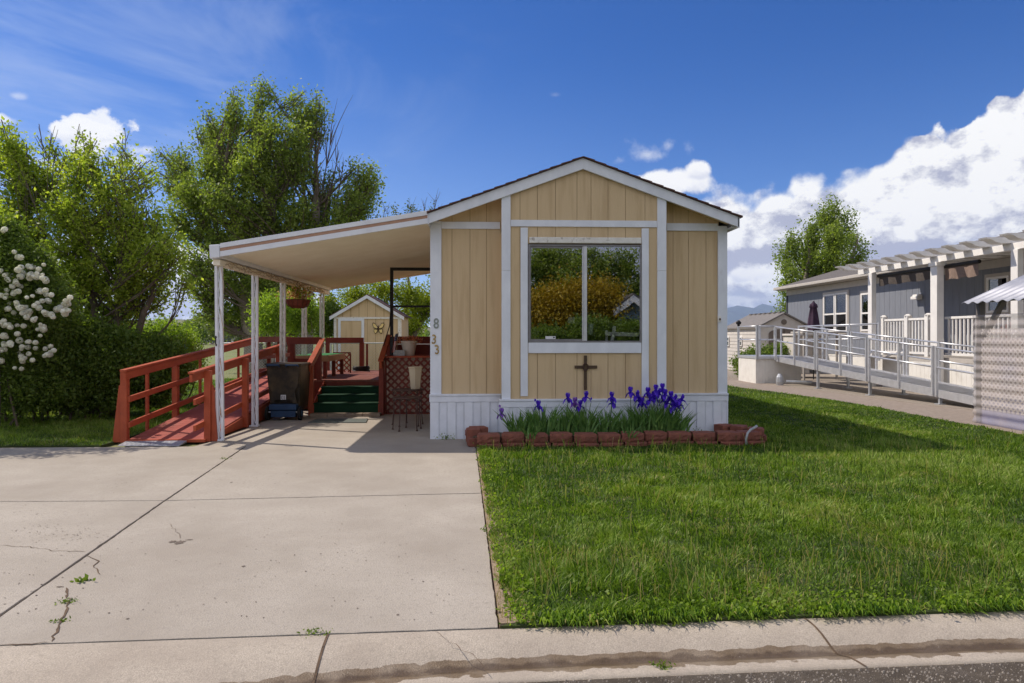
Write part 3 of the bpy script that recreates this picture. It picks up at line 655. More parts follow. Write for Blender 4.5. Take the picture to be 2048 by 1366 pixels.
# long side walls and back
mb = MB()
for i in range(80):
    y0 = YW+.03+i*.2
    mb.box(XL, XL+.02, y0, y0+.194, .55, zr(XL, .1)); mb.box(XR-.02, XR, y0, y0+.194, .55, zr(XR, .1))
mb.build('side_siding', M['siding'], home)
mb = MB(); mb.box(XL+.022, XL+.05, YW+.03, YW+16, .3, zr(XL, .12)); mb.box(XR-.05, XR-.022, YW+.03, YW+16, .3, zr(XR, .12)); mb.prism([(XL+.03, .3), (XR-.03, .3), (XR-.03, zr(XR, .12)), (PX, zr(PX, .12)), (XL+.03, zr(XL, .12))], YW+16, YW+16.05); mb.build('wall_core', M['siding_gap'], home)
# interior room behind the window
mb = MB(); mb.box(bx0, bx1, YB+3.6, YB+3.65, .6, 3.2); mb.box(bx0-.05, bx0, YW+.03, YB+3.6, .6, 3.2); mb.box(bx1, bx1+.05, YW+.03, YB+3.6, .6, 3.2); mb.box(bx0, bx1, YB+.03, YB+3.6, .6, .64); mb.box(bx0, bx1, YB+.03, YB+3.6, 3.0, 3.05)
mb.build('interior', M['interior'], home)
# roof
mb = MB()
for s in (-1, 1):
    xe = PX+s*2.22+(.08 if s > 0 else 0)
    for k in range(14):          # shingle courses as shallow steps
        a = PX+(xe-PX)*k/14; b = PX+(xe-PX)*(k+1)/14
        za, zb = zr(a), zr(b)
        P = [(a, za+.005), (b, zb+.005), (b, zb+.030), (a, za+.018)]
        if s < 0: P = P[::-1]
        mb.prism(P, YB-.1, YW+16.1)
mb.build('roof', M['shingle'], home)
mb = MB()
for s in (-1, 1):
    xe = PX+s*2.20+(.06 if s > 0 else 0)
    P = [(PX, PZ), (xe, zr(xe)), (xe, zr(xe, .145)), (PX, PZ-.155)]
    if s > 0: P = P[::-1]
    mb.prism(P, YB-.06, YB-.022)
mb.build('rake_board', M['white_trim'], home, bevel=.003)
mat('soffit', (.80, .62, .36), (.72, .56, .33), .6, 5)
for s in (-1, 1):
    xe = PX+s*2.19; a, b = (bx0-.012 if s < 0 else bx1+.012), xe
    P = [(a, zr(a, .055)), (b, zr(b, .055)), (b, zr(b, .085)), (a, zr(a, .085))]
    if s > 0: P = P[::-1]
    MB().prism(P, YB-.02, YW-.0).build('soffit', M['soffit'], home)
mb = MB(); xe = PX+2.26
mb.box(xe-.02, xe+.01, YB-.06, YW+16, zr(xe, .15), zr(xe, -.0)); mb.box(PX-2.21, PX-2.19, YB-.06, YW+16, zr(PX-2.2, .15), zr(PX-2.2, 0)); mb.box(XR+.002, xe-.022, YB+.02, YW+16, zr(xe, .14), zr(xe, .12))
mb.build('eave_board', M['white_trim'], home, bevel=.003)
# trim boards
def trim(px0, px1, py0, py1, Y, th=.022, name='trim_board', m='white_trim', par=home, bev=.003):
    a = at(px0, py0, Y); b = at(px1, py1, Y)
    return MB().box(a.x, b.x, Y-th, Y-.001, a.z, b.z).build(name, M[m], par, bevel=bev)
a = at(883, 600, YW).x
MB().box(XL-.01, a, YW-.03, YW-.001, z_sk+.002, 3.13).build('corner_board', M['white_trim'], home, bevel=.004)
MB().box(XR-.13, XR+.01, YW-.03, YW-.001, z_sk+.002, 3.13).build('corner_board', M['white_trim'], home, bevel=.004)
MB().box(a+.002, at(1000, 600, YW).x, YW-.024, YW-.001, at(940, 458, YW).z, at(940, 444, YW).z).build('trim_board', M['white_trim'], home, bevel=.003)
MB().box(XL-.01, a, YW-.03, YW-.001, 3.132, 3.17).build('trim_board', M['white_trim'], home)
MB().box(at(1333, 600, YW).x, XR-.132, YW-.024, YW-.001, at(1390, 462, YW).z, at(1390, 447, YW).z).build('trim_board', M['white_trim'], home, bevel=.003)
for p0, p1 in ((1003, 1021), (1314, 1332)):
    a, b = at(p0, 600, YB).x, at(p1, 600, YB).x
    zt = min(zr(a, .135), zr(b, .135)); zj = at(1003, 541, YB).z
    P = [(a, zj+.003), (b, zj+.003), (b, zr(b, .135)), (a, zr(a, .135))]
    MB().prism(P, YB-.024, YB-.001).build('corner_board', M['white_trim'], home, bevel=.003)
    MB().box(a, b, YB-.022, YB-.001, .575, zj).build('corner_board', M['white_trim'], home, bevel=.003)
trim(1021.5, 1313.5, 440, 455, YB, .019)
trim(1041, 1055.5, 455.5, 792, YB); trim(1283, 1297, 457, 792, YB)
trim(1056.5, 1282, 685, 706, YB, .026)
trim(1058.5, 1281, 475, 488, YB, .055, 'window_hood', 'peel_paint', home, .008)
# bottom trim and skirting
sk = [(XL-.02, bx0-.0, YW), (bx0-.035, bx1+.03, YB), (bx1+.03, XR+.02, YW)]
for i, (a, b, Y) in enumerate(sk):
    zt = .655 if Y == YW else .60
    mb = MB(); mb.box(a, b, Y-.045, Y-.0, zt-.115, zt-.028); mb.box(a, b, Y-.058, Y-.0, zt-.026, zt); mb.build('skirt_trim', M['white_trim'], home, bevel=.003)
    mb = MB(); x = a+.01; k = 0
    while x < b-.01:
        w = .115 if k % 2 else .128; x2 = min(x+w, b-.005)
        d = .0 if k % 2 else .012
        mb.box(x, x2, Y-.03-d, Y-.005, -.02, zt-.118); x = x2+.0015; k += 1
        mb.box(x-.016, x-.004, Y-.052, Y-.031, -.02, zt-.119)
    mb.build('skirting', M['white_metal'], home)
mb = MB(); mb.box(XL-.01, XL+.02, YW, YW+16, -.02, .54); mb.box(XR-.02, XR+.01, YW, YW+16, -.02, .54); mb.box(bx0-.02, bx0, YB, YW-.05, 0, .5); mb.box(bx1, bx1+.02, YB, YW-.05, 0, .5); mb.build('skirting', M['white_metal'], home)
# window
win = thing('window', None, None); win.parent = home; win.location = Vector((at(1168, 600, YB).x, YB, wz0))-home.location
def wbox(p0, p1, q0, q1, y0, y1, name, m, par=win, bev=.002):
    a = at(p0, q0, YB-.01); b = at(p1, q1, YB-.01); return MB().box(a.x, b.x, YB+y0, YB+y1, a.z, b.z).build(name, M[m], par, bevel=bev)
f = MB(); a = at(1056.5, 489, YB); b = at(1282, 684.5, YB)
t = .022
f.box(a.x, a.x+t, YB-.03, YB+.06, b.z, a.z); f.box(b.x-t*.7, b.x, YB-.03, YB+.06, b.z, a.z); f.box(a.x+t, b.x-t*.7, YB-.029, YB+.06, a.z-t, a.z); f.box(a.x+t, b.x-t*.7, YB-.029, YB+.06, b.z, b.z+t*.9)
f.build('window_frame', M['win_frame'], win, bevel=.002)
mx0, mx1 = at(1164.5, 600, YB).x, at(1173.5, 600, YB).x
f = MB(); f.box(mx0, mx0+.02, YB-.012, YB+.03, b.z+.021, a.z-.023); f.box(mx0+.022, mx1, YB-.022, YB+.03, b.z+.021, a.z-.023); f.build('mullion', M['aluminium'], win)
f = MB(); f.box(a.x+t+.001, mx0-.001, YB-.008, YB+.02, a.z-t-.028, a.z-t-.001); f.box(a.x+t+.001, mx0-.001, YB-.008, YB+.02, b.z+.021, b.z+.045); f.box(a.x+t+.001, a.x+t+.016, YB-.008, YB+.02, b.z+.046, a.z-t-.029); f.build('sash', M['win_frame'], win)
MB().box(a.x+t+.016, mx0, YB+.004, YB+.007, b.z+.045, a.z-t-.028).build('glass_pane', M['glass'], win)
MB().box(mx1, b.x-t*.7, YB-.004, YB-.001, b.z+.021, a.z-t).build('glass_pane', M['glass'], win)
# sticker
s0 = at(1091, 678, YB); s1 = at(1111, 673, YB); MB().box(s0.x, s1.x, YB+.0, YB+.003, s0.z, s1.z+.004).build('sticker', M['sticker'], win)
MB().box(s1.x-.035, s1.x-.012, YB-.0015, YB+.0, s0.z+.012, s1.z-.004).build('sticker', M['ink'], win)
s0 = at(1145, 644, YB+.1); MB().box(s0.x-.07, s0.x+.03, YB+.06, YB+.062, s0.z-.02, s0.z+.07).build('sticker', mat('faint_paper', (.35, .36, .33)), win)
# curtain edge line and things inside
def text_mesh(name, txt, size, m, parent, loc, rot, ext=.004, label=None, sx=1):
    c = bpy.data.curves.new('t', 'FONT'); c.body = txt; c.size = size; c.extrude = ext; c.align_x = 'CENTER'; c.align_y = 'CENTER'; c.offset = size*.012
    o = bpy.data.objects.new('t', c); COL.objects.link(o); bpy.context.view_layer.update()
    me = bpy.data.meshes.new_from_object(o); bpy.data.objects.remove(o); me.materials.clear(); me.materials.append(M[m])
    ob = bpy.data.objects.new(name, me); COL.objects.link(ob)
    if parent: ob.parent = parent; ob.location = Vector(loc)-wloc(parent)
    else: ob.location = loc
    ob.rotation_euler = rot; ob.scale = (sx, 1, 1)
    if label: ob['label'] = label
    return ob
for ch, px, py, m, lab, rz in (('8', 872.5, 648, 'screen_grey', 'dark perforated figure 8', 0), ('3', 868, 679.5, 'brass_dark', 'thin gold figure 3, the upper one', .06), ('3', 874, 700, 'brass_dark', 'thin gold figure 3, the lower one', -.06)):
    p = at(px, py, YW-.03); text_mesh('house_number', ch, .19 if ch == '3' else .21, m, home, (p.x, YW-.036, p.z), (R(90), rz, 0), label=lab, sx=.8)
p = at(1437, 638, YW); f = MB(); f.cbox((p.x, YW-.035, p.z), (.05, .02, .09)); f.build('outlet_cover', M['vinyl_white'], home, bevel=.003)
f = MB(); f.cbox((p.x+.005, YW-.05, p.z-.005), (.02, .015, .03)); f.build('tap', M['dark_iron'], home)
# wall cross
c = at(1171, 740, YB-.02); x0, x1 = at(1149, 740, YB).x, at(1194, 740, YB).x; zt, zb = at(1171, 711, YB).z, at(1171, 780, YB).z; zc = at(1171, 734, YB).z
cr = thing('wall_cross', 'rusty brown metal cross with a twisted wire ring hung under the picture window', 'cross', (c.x, YB-.02, zb))
w = .022
f = MB(); f.box(c.x-w, c.x+w, YB-.020, YB-.006, zb, zt); f.box(x0, c.x-w-.001, YB-.020, YB-.006, zc-w, zc+w); f.box(c.x+w+.001, x1, YB-.020, YB-.006, zc-w, zc+w); f.build('cross_bar', M['bronze'], cr, bevel=.003)
f = MB()
for k in range(3):
    f.tube([(c.x+.038*math.cos(t_)*(1+.1*math.sin(3*t_+k)), YB-.030-.006*math.sin(4*t_+k*2), zc+.05*math.sin(t_)*(1+.1*math.cos(2*t_+k*2))) for t_ in np.linspace(0, 6.3, 26)], .005, 5, cap=False)
f.build('wire_ring', M['dark_iron'], cr)
# things on show behind the glass
def inside():
    Y = YB+.10
    t = thing('white_stand', 'white painted wooden stand seen through the lower right of the picture window', 'stand', at(1235, 684, Y))
    a = at(1210, 666, Y); b = at(1290, 673, Y); f = MB(); f.beam((a.x, Y, a.z-.01), (b.x, Y, a.z-.03), .03, .055); f.build('rail', M['white_inside'], t, bevel=.006)
    a = at(1228, 652, Y); b = at(1222, 683, Y); f = MB(); f.beam((b.x, Y-.035, b.z-.05), (a.x, Y-.035, a.z), .03, .05, (1, 0, 0)); f.build('post', M['white_inside'], t, bevel=.012)
    a = at(1214, 665, Y); f = MB(); f.cbox((a.x, Y+.05, a.z-.07), (.03, .03, .2)); f.build('back_post', M['white_inside'], t)
    t2 = MB(); p = at(1181, 668, Y); t2.lathe((p.x, Y, p.z-.01), [(.025, 0), (.03, .01), (.045, .16), (.04, .162), (.02, .02)], 14)
    tag(t2.build('glass_vase', mat('frosted', (.45, .5, .5), (.35, .4, .4), .3, 30), origin=(p.x, Y, p.z-.01), smooth=True), 'frosted glass vase standing behind the right pane of the picture window', 'vase')
inside()

# ================================================================ CARPORT
CXL, CY0, CY1 = -3.83, YB-.02, 16.75
def zc_(x): return 2.62+(x-CXL)*(.51/3.05)          # underside height
cp = thing('carport', 'white metal carport with tan fascia stripe on the left side of the tan home', 'carport', (-3.7, 9.75, 0))
mb = MB(); xs = -3.83
n = 46; V = []; F = []
# ribbed pans run from the home to the low beam
ys = np.arange(CY0+.06, CY1-.05, .1)
mb = MB()
for i, y in enumerate(ys):
    for a, b in ((CXL+.05, XL),):
        mb.add([(a, y, zc_(a)+.03), (b, y, zc_(b)+.03), (b, y+.078, zc_(b)+.03), (a, y+.078, zc_(a)+.03)], [(0, 1, 2, 3)])
        mb.add([(a, y+.078, zc_(a)+.03), (b, y+.078, zc_(b)+.03), (b, y+.084, zc_(b)+.018), (a, y+.084, zc_(a)+.018), (b, y+.094, zc_(b)+.018), (a, y+.094, zc_(a)+.018), (b, y+.1, zc_(b)+.03), (a, y+.1, zc_(a)+.03)], [(0, 1, 2, 3), (3, 2, 4, 5), (5, 4, 6, 7)])
mb.build('ceiling_pan', M['pan_ceiling'], cp)
P = [(CXL+.02, zc_(CXL)+.075), (XL, zc_(XL)+.075), (XL, zc_(XL)+.1), (CXL+.02, zc_(CXL)+.1)]
MB().prism(P, CY0+.03, CY1-.03).build('roof_sheet', M['white_metal'], cp)
def fasc(a, b, t0, t1, y0, y1, name, m):
    P = [(a, zc_(a)+t0), (b, zc_(b)+t0), (b, zc_(b)+t1), (a, zc_(a)+t1)]
    return MB().prism(P, y0, y1).build(name, M[m], cp, bevel=.002)
fasc(CXL+.14, XL, -.03, .045, CY0, CY0+.03, 'fascia', 'gutter_white')
fasc(CXL+.14, XL, .047, .088, CY0+.004, CY0+.03, 'fascia_stripe', 'tan_stripe')
fasc(CXL+.14, XL, .09, .155, CY0-.004, CY0+.03, 'fascia', 'gutter_white')
fasc(CXL+.02, XL, -.02, .11, CY1-.03, CY1, 'fascia', 'pan_ceiling')
MB().prism([(CXL-.0, 2.585), (CXL+.135, 2.60), (CXL+.135, 2.785), (CXL-.01, 2.775)], CY0-.012, CY1).build('gutter', M['gutter_white'], cp, bevel=.012)
PXc = CXL+.04
MB().box(PXc-.03, PXc+.07, CY0+.08, CY1-.06, 2.50, 2.583).build('beam', M['pan_ceiling'], cp, bevel=.004)
for i, y in enumerate((9.95, 11.5, 13.08, 14.62, 16.2)):
    f = MB(); lean = (-.02, .0, .01, 0, 0)[i]; x = PXc
    for dx in (-.045, .025):
        f.beam((x+dx-lean+.01, y, 0), (x+dx+.01, y, 2.499), .037, .045, (0, 1, 0))
    pts = [(x+.0+.008*math.sin(z_*26+i)-lean*(1-z_/2.5), y-.002, z_) for z_ in np.linspace(.05, 2.5, 60)]
    f.tube(pts, .008, 5)
    f.cbox((x-.01, y, .012), (.14, .1, .022)); f.build('post', M['gutter_white'] if i < 2 else M['peel_paint'], cp, bevel=.0015)
f = MB(); y = 9.91; f.tube([(PXc-.01, y-.02, 1.48), (PXc-.01, y-.045, 1.5), (PXc-.01, y-.05, 1.4), (PXc-.01, y-.03, 1.36), (PXc-.01, y-.02, 1.38)], .009, 6); f.build('latch', M['black_metal'], cp)
# string lights
sl = MB(); bl = MB(); r = random.Random(4)
for k in range(3):
    pts = []
    for y in np.arange(10.0, 16.2, .05): pts.append((PXc+.075+r.uniform(-.01, .012), y, 2.55+.035*math.sin(y*3.1+k*2)+r.uniform(-.018, .018)))
    sl.tube(pts, .005, 4)
pts = [(PXc+.06, 10.02, 2.5)]
for z_ in np.arange(2.5, .3, -.06): pts.append((PXc+.05+.02*math.sin(z_*9), 9.94+.03*math.cos(z_*9), z_))
sl.tube(pts, .005, 4)
for y in (10.6, 12.2, 13.9, 15.4):
    for q in range(14): bl.lathe((PXc+.08+r.uniform(-.02, .03), y+r.uniform(-.4, .4), 2.50+r.uniform(-.04, .04)), [(.003, 0), (.011, .008), (.009, .02), (.003, .028)], 5)
t = thing('string_lights', 'tangled pale string lights draped along the carport beam', 'string lights', (PXc+.07, 10, 2.5))
sl.build('wire', mat('old_wire', (.55, .45, .32), (.4, .3, .2), .6, 40), t); bl.build('bulb', mat('bulb_glass', (.6, .52, .4), None, .3), t)['kind'] = 'stuff'
# ================================================================ FLOWER BED
def block(mb, c, rz, w, d, h, r):
    h = h if h < .08 or h > .1 else .11
    """one split-faced retaining block: rough front face, chamfered sides"""
    ca, sa = math.cos(rz), math.sin(rz); nx, nz = 7, 4; V = []; F = []
    def T(x, y, z): return (c[0]+x*ca-y*sa, c[1]+x*sa+y*ca, c[2]+z)
    for j in range(nz+1):
        for i in range(nx+1):
            u = i/nx; v = j/nz; e = min(u, 1-u)*2; e2 = min(v, 1-v)*2
            bulge = -.022*min(1, e*2.2)-.012*min(1, e2*2)
            V.append(T((u-.5)*w+r.uniform(-.004, .004), -d/2+.03+bulge+r.uniform(-.006, .006), v*h+r.uniform(-.004, .004)*(j not in (0,))))
    k = len(V)
    for j in range(nz): 
        for i in range(nx): a = j*(nx+1)+i; F.append((a, a+1, a+nx+2, a+nx+1))
    for z in (0, h):
        V += [T(-w/2*.82, d/2, z), T(w/2*.82, d/2, z)]
    top = nz*(nx+1); F.append(tuple([top+i for i in range(nx+1)]+[k+3, k+2])); F.append(tuple([i for i in range(nx, -1, -1)]+[k, k+1]))
    F.append((k, k+1, k+3, k+2)[::-1])
    F.append(tuple([k, ]+[j*(nx+1) for j in range(nz+1)]+[k+2])); F.append(tuple([k+3]+[j*(nx+1)+nx for j in range(nz, -1, -1)]+[k+1]))
    mb.add(V, F)
rb = random.Random(3)
fronty = 9.18
fx0, fx1 = -.10, 3.82
nb_ = 12; bw = (fx1-fx0)/nb_
bedrow = 'red split-faced blocks edging the iris bed'
for i in range(nb_):
    x = fx0+bw*(i+.5); y = fronty+.04*math.sin(i*1.1)+(.02*(i % 2))+ (i/nb_)*.10
    for lay in (0, 1):
        f = MB(); xx = x+rb.uniform(-.008, .008)+(.03 if lay == 0 else 0)
        block(f, (xx, y+(.012 if lay else 0), .002+.066*lay), rb.uniform(-.05, .05), bw*.93, .24, .064 if lay == 0 else .115+rb.uniform(-.006, .006), rb)
        side = 'driveway end' if i < 6 else 'right end'
        k = i if i < 6 else nb_-1-i
        lab = '%s red block from the %s, %s of the bed edging' % (ORD[k], side, 'top course' if lay else 'bottom course')
        tag(f.build('edging_block', M['block_red'], origin=(xx, y, .002+.066*lay)), lab, 'block', bedrow)
for i, (x, y, z, rz) in enumerate([(-.12, 9.36, .005, -1.57), (-.14, 9.60, .005, -1.5), (-.15, 9.52, .10, -1.55), (-.08, 9.72, .10, .2)]):
    f = MB(); block(f, (x, y, z), rz, .27, .2, .09, rb)
    tag(f.build('edging_block', M['block_red'], origin=(x, y, z)), ['low red block at the driveway corner of the bed', 'low red block against the skirting at the driveway end of the bed', 'raised red block stacked at the driveway end of the bed', 'topmost red block turned square to the skirting, driveway end'][i], 'block', bedrow)
for i, (x, y, z, rz) in enumerate([(3.87, 9.46, .005, 1.3), (3.85, 9.50, .095, 1.1), (3.74, 9.72, .005, 1.0), (3.70, 9.74, .095, .9), (3.52, 9.86, .095, .6)]):
    f = MB(); block(f, (x, y, z), rz, .26, .2, .09, rb)
    tag(f.build('edging_block', M['block_red'], origin=(x, y, z)), ['low red block beginning the angled right side of the bed', 'top red block of the angled right side, nearest the grey pipe', 'low red block in the middle of the angled right side', 'top red block in the middle of the angled right side', 'last red block of the angled side touching the white skirting'][i], 'block', bedrow)
poly_obj('bed_soil', [(-.15, 9.28), (3.8, 9.35), (3.7, 9.72), (-.1, 9.72)], -.05, .13, M['soil'])
# grey pipe
p = at(1487, 860, 9.3)
t = MB(); t.tube([(p.x-.03, 9.12, .02), (p.x-.035, 9.12, .10), (p.x-.01, 9.13, .18), (p.x+.04, 9.15, .225), (p.x+.10, 9.19, .24), (p.x+.15, 9.2, .27)], .017, 8)
tag(t.build('bent_pipe', M['pipe_grey'], origin=(p.x, 9.12, 0), smooth=True), 'bent grey pipe rising over the right corner block of the iris bed', 'pipe')
# irises
def iris(px, n, hgt, flowers, label, sd_, spread=.13, y0=9.5):
    r = np.random.default_rng(sd_); x0 = at(px, 800, y0).x
    t = thing('iris_plant', label, 'iris', (x0, y0, .13), 'irises in the front bed')
    V = []; F = []; T = []
    for i in range(n):
        a = r.uniform(-1, 1); bx = x0+a*spread*.6+r.normal(0, .02); by = y0+r.normal(0, .05); h = hgt*r.uniform(.55, 1.1); out = a*h*.45+r.normal(0, .06); outy = r.normal(-.03, .08); w = r.uniform(.016, .028); ang = r.normal(0, .5)
        k = len(V); dx, dy = math.cos(ang)*w/2, math.sin(ang)*w/2; m_ = 6; droop = r.uniform(0, .25) if r.random() < .2 else 0
        for j in range(m_+1):
            s = j/m_; ww = (1-s**2.2)*(.7+.5*min(1, s*3)) if j < m_ else .0
            z = .13+h*(s-droop*max(0, s-.6)**1.5*2); cx_ = bx+out*s**1.7*(1+droop*2*max(0, s-.6)); cy_ = by+outy*s**1.5
            V.append((cx_-dx*ww, cy_-dy*ww, z)); V.append((cx_+dx*ww, cy_+dy*ww, z))
        for j in range(m_): F.append((k+2*j, k+2*j+1, k+2*j+3, k+2*j+2)); T.append(min(1, max(0, r.normal(.4, .25))))
    mesh_np('leaves', V, F, M['iris_blade'], t, T)
    for (fx, fy_, bud) in flowers:
        p = at(fx, fy_, y0-.02+r.normal(0, .04))
        st = MB(); b = Vector((x0+(p.x-x0)*.35, y0, .13)); st.tube([b, b.lerp(p, .55)+Vector((.01*r.normal(), 0, .02)), p-Vector((0, 0, .035))], [.006, .005, .004], 5); so = st.build('stem', M['stem_green'], t)
        V = []; F = []; T = []
        def petal(a, l, w, up, curl, ruff):
            k = len(V); n_ = 5; d = Vector((math.cos(a), math.sin(a), 0)); s_ = Vector((-math.sin(a), math.cos(a), 0))
            for j in range(n_+1):
                s = j/n_; wd = w*math.sin(math.pi*min(.92, .12+s*.8))**.7; rad = l*(s*.75 if up > 0 else s*.95)*(1 if up < 0 else math.sin(s*2.6)*.8); z = (up*l*s if up > 0 else l*(.35*s-1.25*s*s)*curl)
                for q in (-1, 0, 1): c = p+d*rad+s_*wd*q+Vector((0, 0, z+abs(q)*ruff*l*(1 if j % 2 else -.6)-(.012 if q == 0 and up < 0 else 0))); V.append(tuple(c))
            for j in range(n_):
                for q in (0, 1): a0 = k+j*3+q; F.append((a0, a0+1, a0+4, a0+3)); T.append(r.random())
        s = .068 if not bud else .032; a0 = r.uniform(0, 2)
        for q in range(3):
            petal(a0+q*2.094, s*1.0, s*.42, 1.15, 1, .12); 
            if not bud: petal(a0+1.05+q*2.094, s*1.15, s*.45, -1, 1., .12)
            if not bud: petal(a0+.5+q*2.094, s*.7, s*.3, -1, .4, .15)
        mesh_np('flower', V, F, M['iris_pale' if fx < 1160 and fx > 1140 or fx < 1010 else 'iris_petal'], so, T)
mat('stem_green', (.08, .16, .04), None, .6)
IR = [(1040, 34, .34, [(1000, 815, 1), (1003, 828, 0)], 'iris fan nearest the driveway with a drooping purple bloom leaning left'),
      (1085, 40, .40, [(1070, 803, 1), (1077, 812, 0)], 'iris fan with one dark bloom below the left window trim'),
      (1128, 30, .36, [(1136, 797, 0)], 'iris clump with a pale violet bloom left of the cross'),
      (1168, 42, .40, [(1150, 806, 0), (1160, 812, 0), (1172, 794, 0), (1182, 800, 1)], 'iris clump blooming right under the wall cross'),
      (1215, 30, .34, [(1224, 795, 0), (1224, 806, 0)], 'iris clump with two stacked blooms right of the cross'),
      (1258, 32, .36, [(1261, 785, 0), (1274, 792, 0)], 'iris clump under the right window trim with two separate blooms'),
      (1290, 44, .40, [(1284, 806, 0), (1296, 786, 0), (1278, 800, 0), (1300, 800, 0), (1308, 796, 0)], 'tall iris clump in full bloom left of the densest flowers'),
      (1325, 50, .42, [(1325, 778, 0), (1318, 788, 0), (1330, 790, 0), (1342, 794, 0), (1335, 806, 0), (1350, 800, 0), (1312, 781, 0), (1328, 802, 0)], 'densest iris clump, crowded with deep blue blooms'),
      (1352, 34, .32, [(1358, 808, 0), (1364, 800, 0), (1345, 815, 0), (1352, 812, 0)], 'rightmost iris clump with low blooms beside bare skirting')]
for i, (px, n, h, fl, lab) in enumerate(IR): iris(px, int(n*2.4), h*1.02, fl, lab, 40+i, .22)
iris(1062, 14, .2, [], 'short flowerless iris tuft spilling over the blocks at the left', 70, .1, 9.14)
iris(1258, 12, .17, [], 'small flowerless iris tuft poking out between front blocks', 71, .08, 9.16)
for px, py, lab in ((895, 872, 'small green weed at the foot of the left skirting'), (1385, 862, 'low weed in the bed in front of the bare right skirting')):
    p = at(px, py, 9.9 if px < 1000 else 9.6); r = np.random.default_rng(px); C = np.array([p.x, p.y, 0.02 if px < 1000 else .14])+r.normal(size=(60, 3))*np.array([.07, .03, .03]); C[:, 2] = np.abs(C[:, 2])
    V, F = leaf_quads(C, .03, r); tag(mesh_np('weed', V, F, M['leaf_dark'], tint=r.random(60), origin=(p.x, p.y, 0)), lab, 'weed', 'weeds in the joints and edges')

# ================================================================ RAMP, DECK, STAIRS
RXL, RXR, RY0, RY1 = -5.0, -3.98, 9.86, 15.6
def rz_(y): return .035+(y-RY0)*(.58/(RY1-RY0)) if y < RY1 else .615
rp = thing('wheelchair_ramp', 'red painted wooden wheelchair ramp with three-board railings climbing beside the carport', 'ramp', (-4.5, 9.86, 0))
mb = MB()
for k in range(40):
    y0 = RY0+k*(RY1-RY0)/40; y1 = RY0+(k+1)*(RY1-RY0)/40-.004
    mb.add([(RXL-.02, y0, rz_(y0)), (RXR+.02, y0, rz_(y0)), (RXR+.02, y1, rz_(y1)), (RXL-.02, y1, rz_(y1)), (RXL-.02, y0, rz_(y0)-.03), (RXR+.02, y0, rz_(y0)-.03), (RXR+.02, y1, rz_(y1)-.03), (RXL-.02, y1, rz_(y1)-.03)],
           [(0, 1, 2, 3), (4, 5, 1, 0), (5, 6, 2, 1), (6, 7, 3, 2), (7, 4, 0, 3)])
mb.build('ramp_surface', M['red_deck'], rp)
for x in (RXL-.03, RXR+.03):
    MB().prism([(RY0-.02, 0), (17.9, 0), (17.9, .58), (RY1, .58), (RY0-.02, .0+.02)][::-1], x-.016, x+.016, 'x').build('side_skirt', M['red_wood'], rp)
MB().box(RXL-.05, RXR+.05, RY0-.05, RY0-.005, 0, .04).build('toe_board', M['red_wood'], rp)
f = MB(); n = 9
f.box(RXL-.05, RXR+.05, RY1, 17.9, .585, .614); f.build('landing', M['deck_floor'], rp)
def rail_z(y): return 1.0+(y-9.75)*(.455/5.65)
for side, x, ya, yb in (('l', RXL-.03, 9.72, 15.4), ('r', RXR+.03, 9.46, 13.75)):
    s = 1 if side == 'l' else -1
    off = .03*s
    MB().beam((x+off, ya, rail_z(ya)-.055), (x+off, yb, rail_z(yb)-.055),   .038, .105).build('top_rail', M['red_wood'], rp, bevel=.004)
    MB().beam((x+off-.01*s, ya-.01, rail_z(ya)+.018), (x+off-.01*s, yb, rail_z(yb)+.018), .09, .03).build('rail_cap', M['red_wood'], rp, bevel=.004)
    for dz in (.40, .76):
        MB().beam((x+off, ya+.12, rail_z(ya+.12)-dz), (x+off, yb, rail_z(yb)-dz), .036, .082).build('mid_rail', M['red_wood'], rp, bevel=.004)
    ys = (9.86, 10.5, 11.45, 12.42, 13.37, 14.33, 15.3) if side == 'l' else (9.9, 11.42, 13.25)
    for k, y in enumerate(ys):
        w_ = .05 if (k % 2 and side == 'l') else .088
        MB().box(x-off-.045 if w_ > .06 else x-off-.02, x-off+.045 if w_ > .06 else x-off+.02, y-w_/2, y+w_/2, .0, rail_z(y)-.002).build('rail_post', M['red_wood'], rp, bevel=.005)
    x_ = x-off
    P = [(x_-.05*s-(.0), 0), (x_-.05*s-.12*s, 0), (x_-.05*s-.03*s, .80), (x_-.05*s, .80)]
    if s < 0: P = P[::-1]
    if side == 'l': MB().prism(P, 9.85, 9.89).build('splay_brace', M['red_wood'], rp, bevel=.003)
    else: MB().prism([(x_+.047, 0), (x_+.047, .8), (x_+.07, .8), (x_+.13, 0)], 9.89, 9.93).build('splay_brace', M['red_wood'], rp, bevel=.003)
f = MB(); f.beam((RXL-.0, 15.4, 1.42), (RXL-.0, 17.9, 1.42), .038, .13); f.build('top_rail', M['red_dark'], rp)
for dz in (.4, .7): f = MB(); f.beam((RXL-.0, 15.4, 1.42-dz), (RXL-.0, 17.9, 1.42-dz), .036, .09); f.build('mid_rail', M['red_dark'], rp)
for y in (16.2, 17.0, 17.85): MB().box(RXL-.05, RXL+.02, y-.045, y+.045, 0, 1.41).build('rail_post', M['red_dark'], rp)
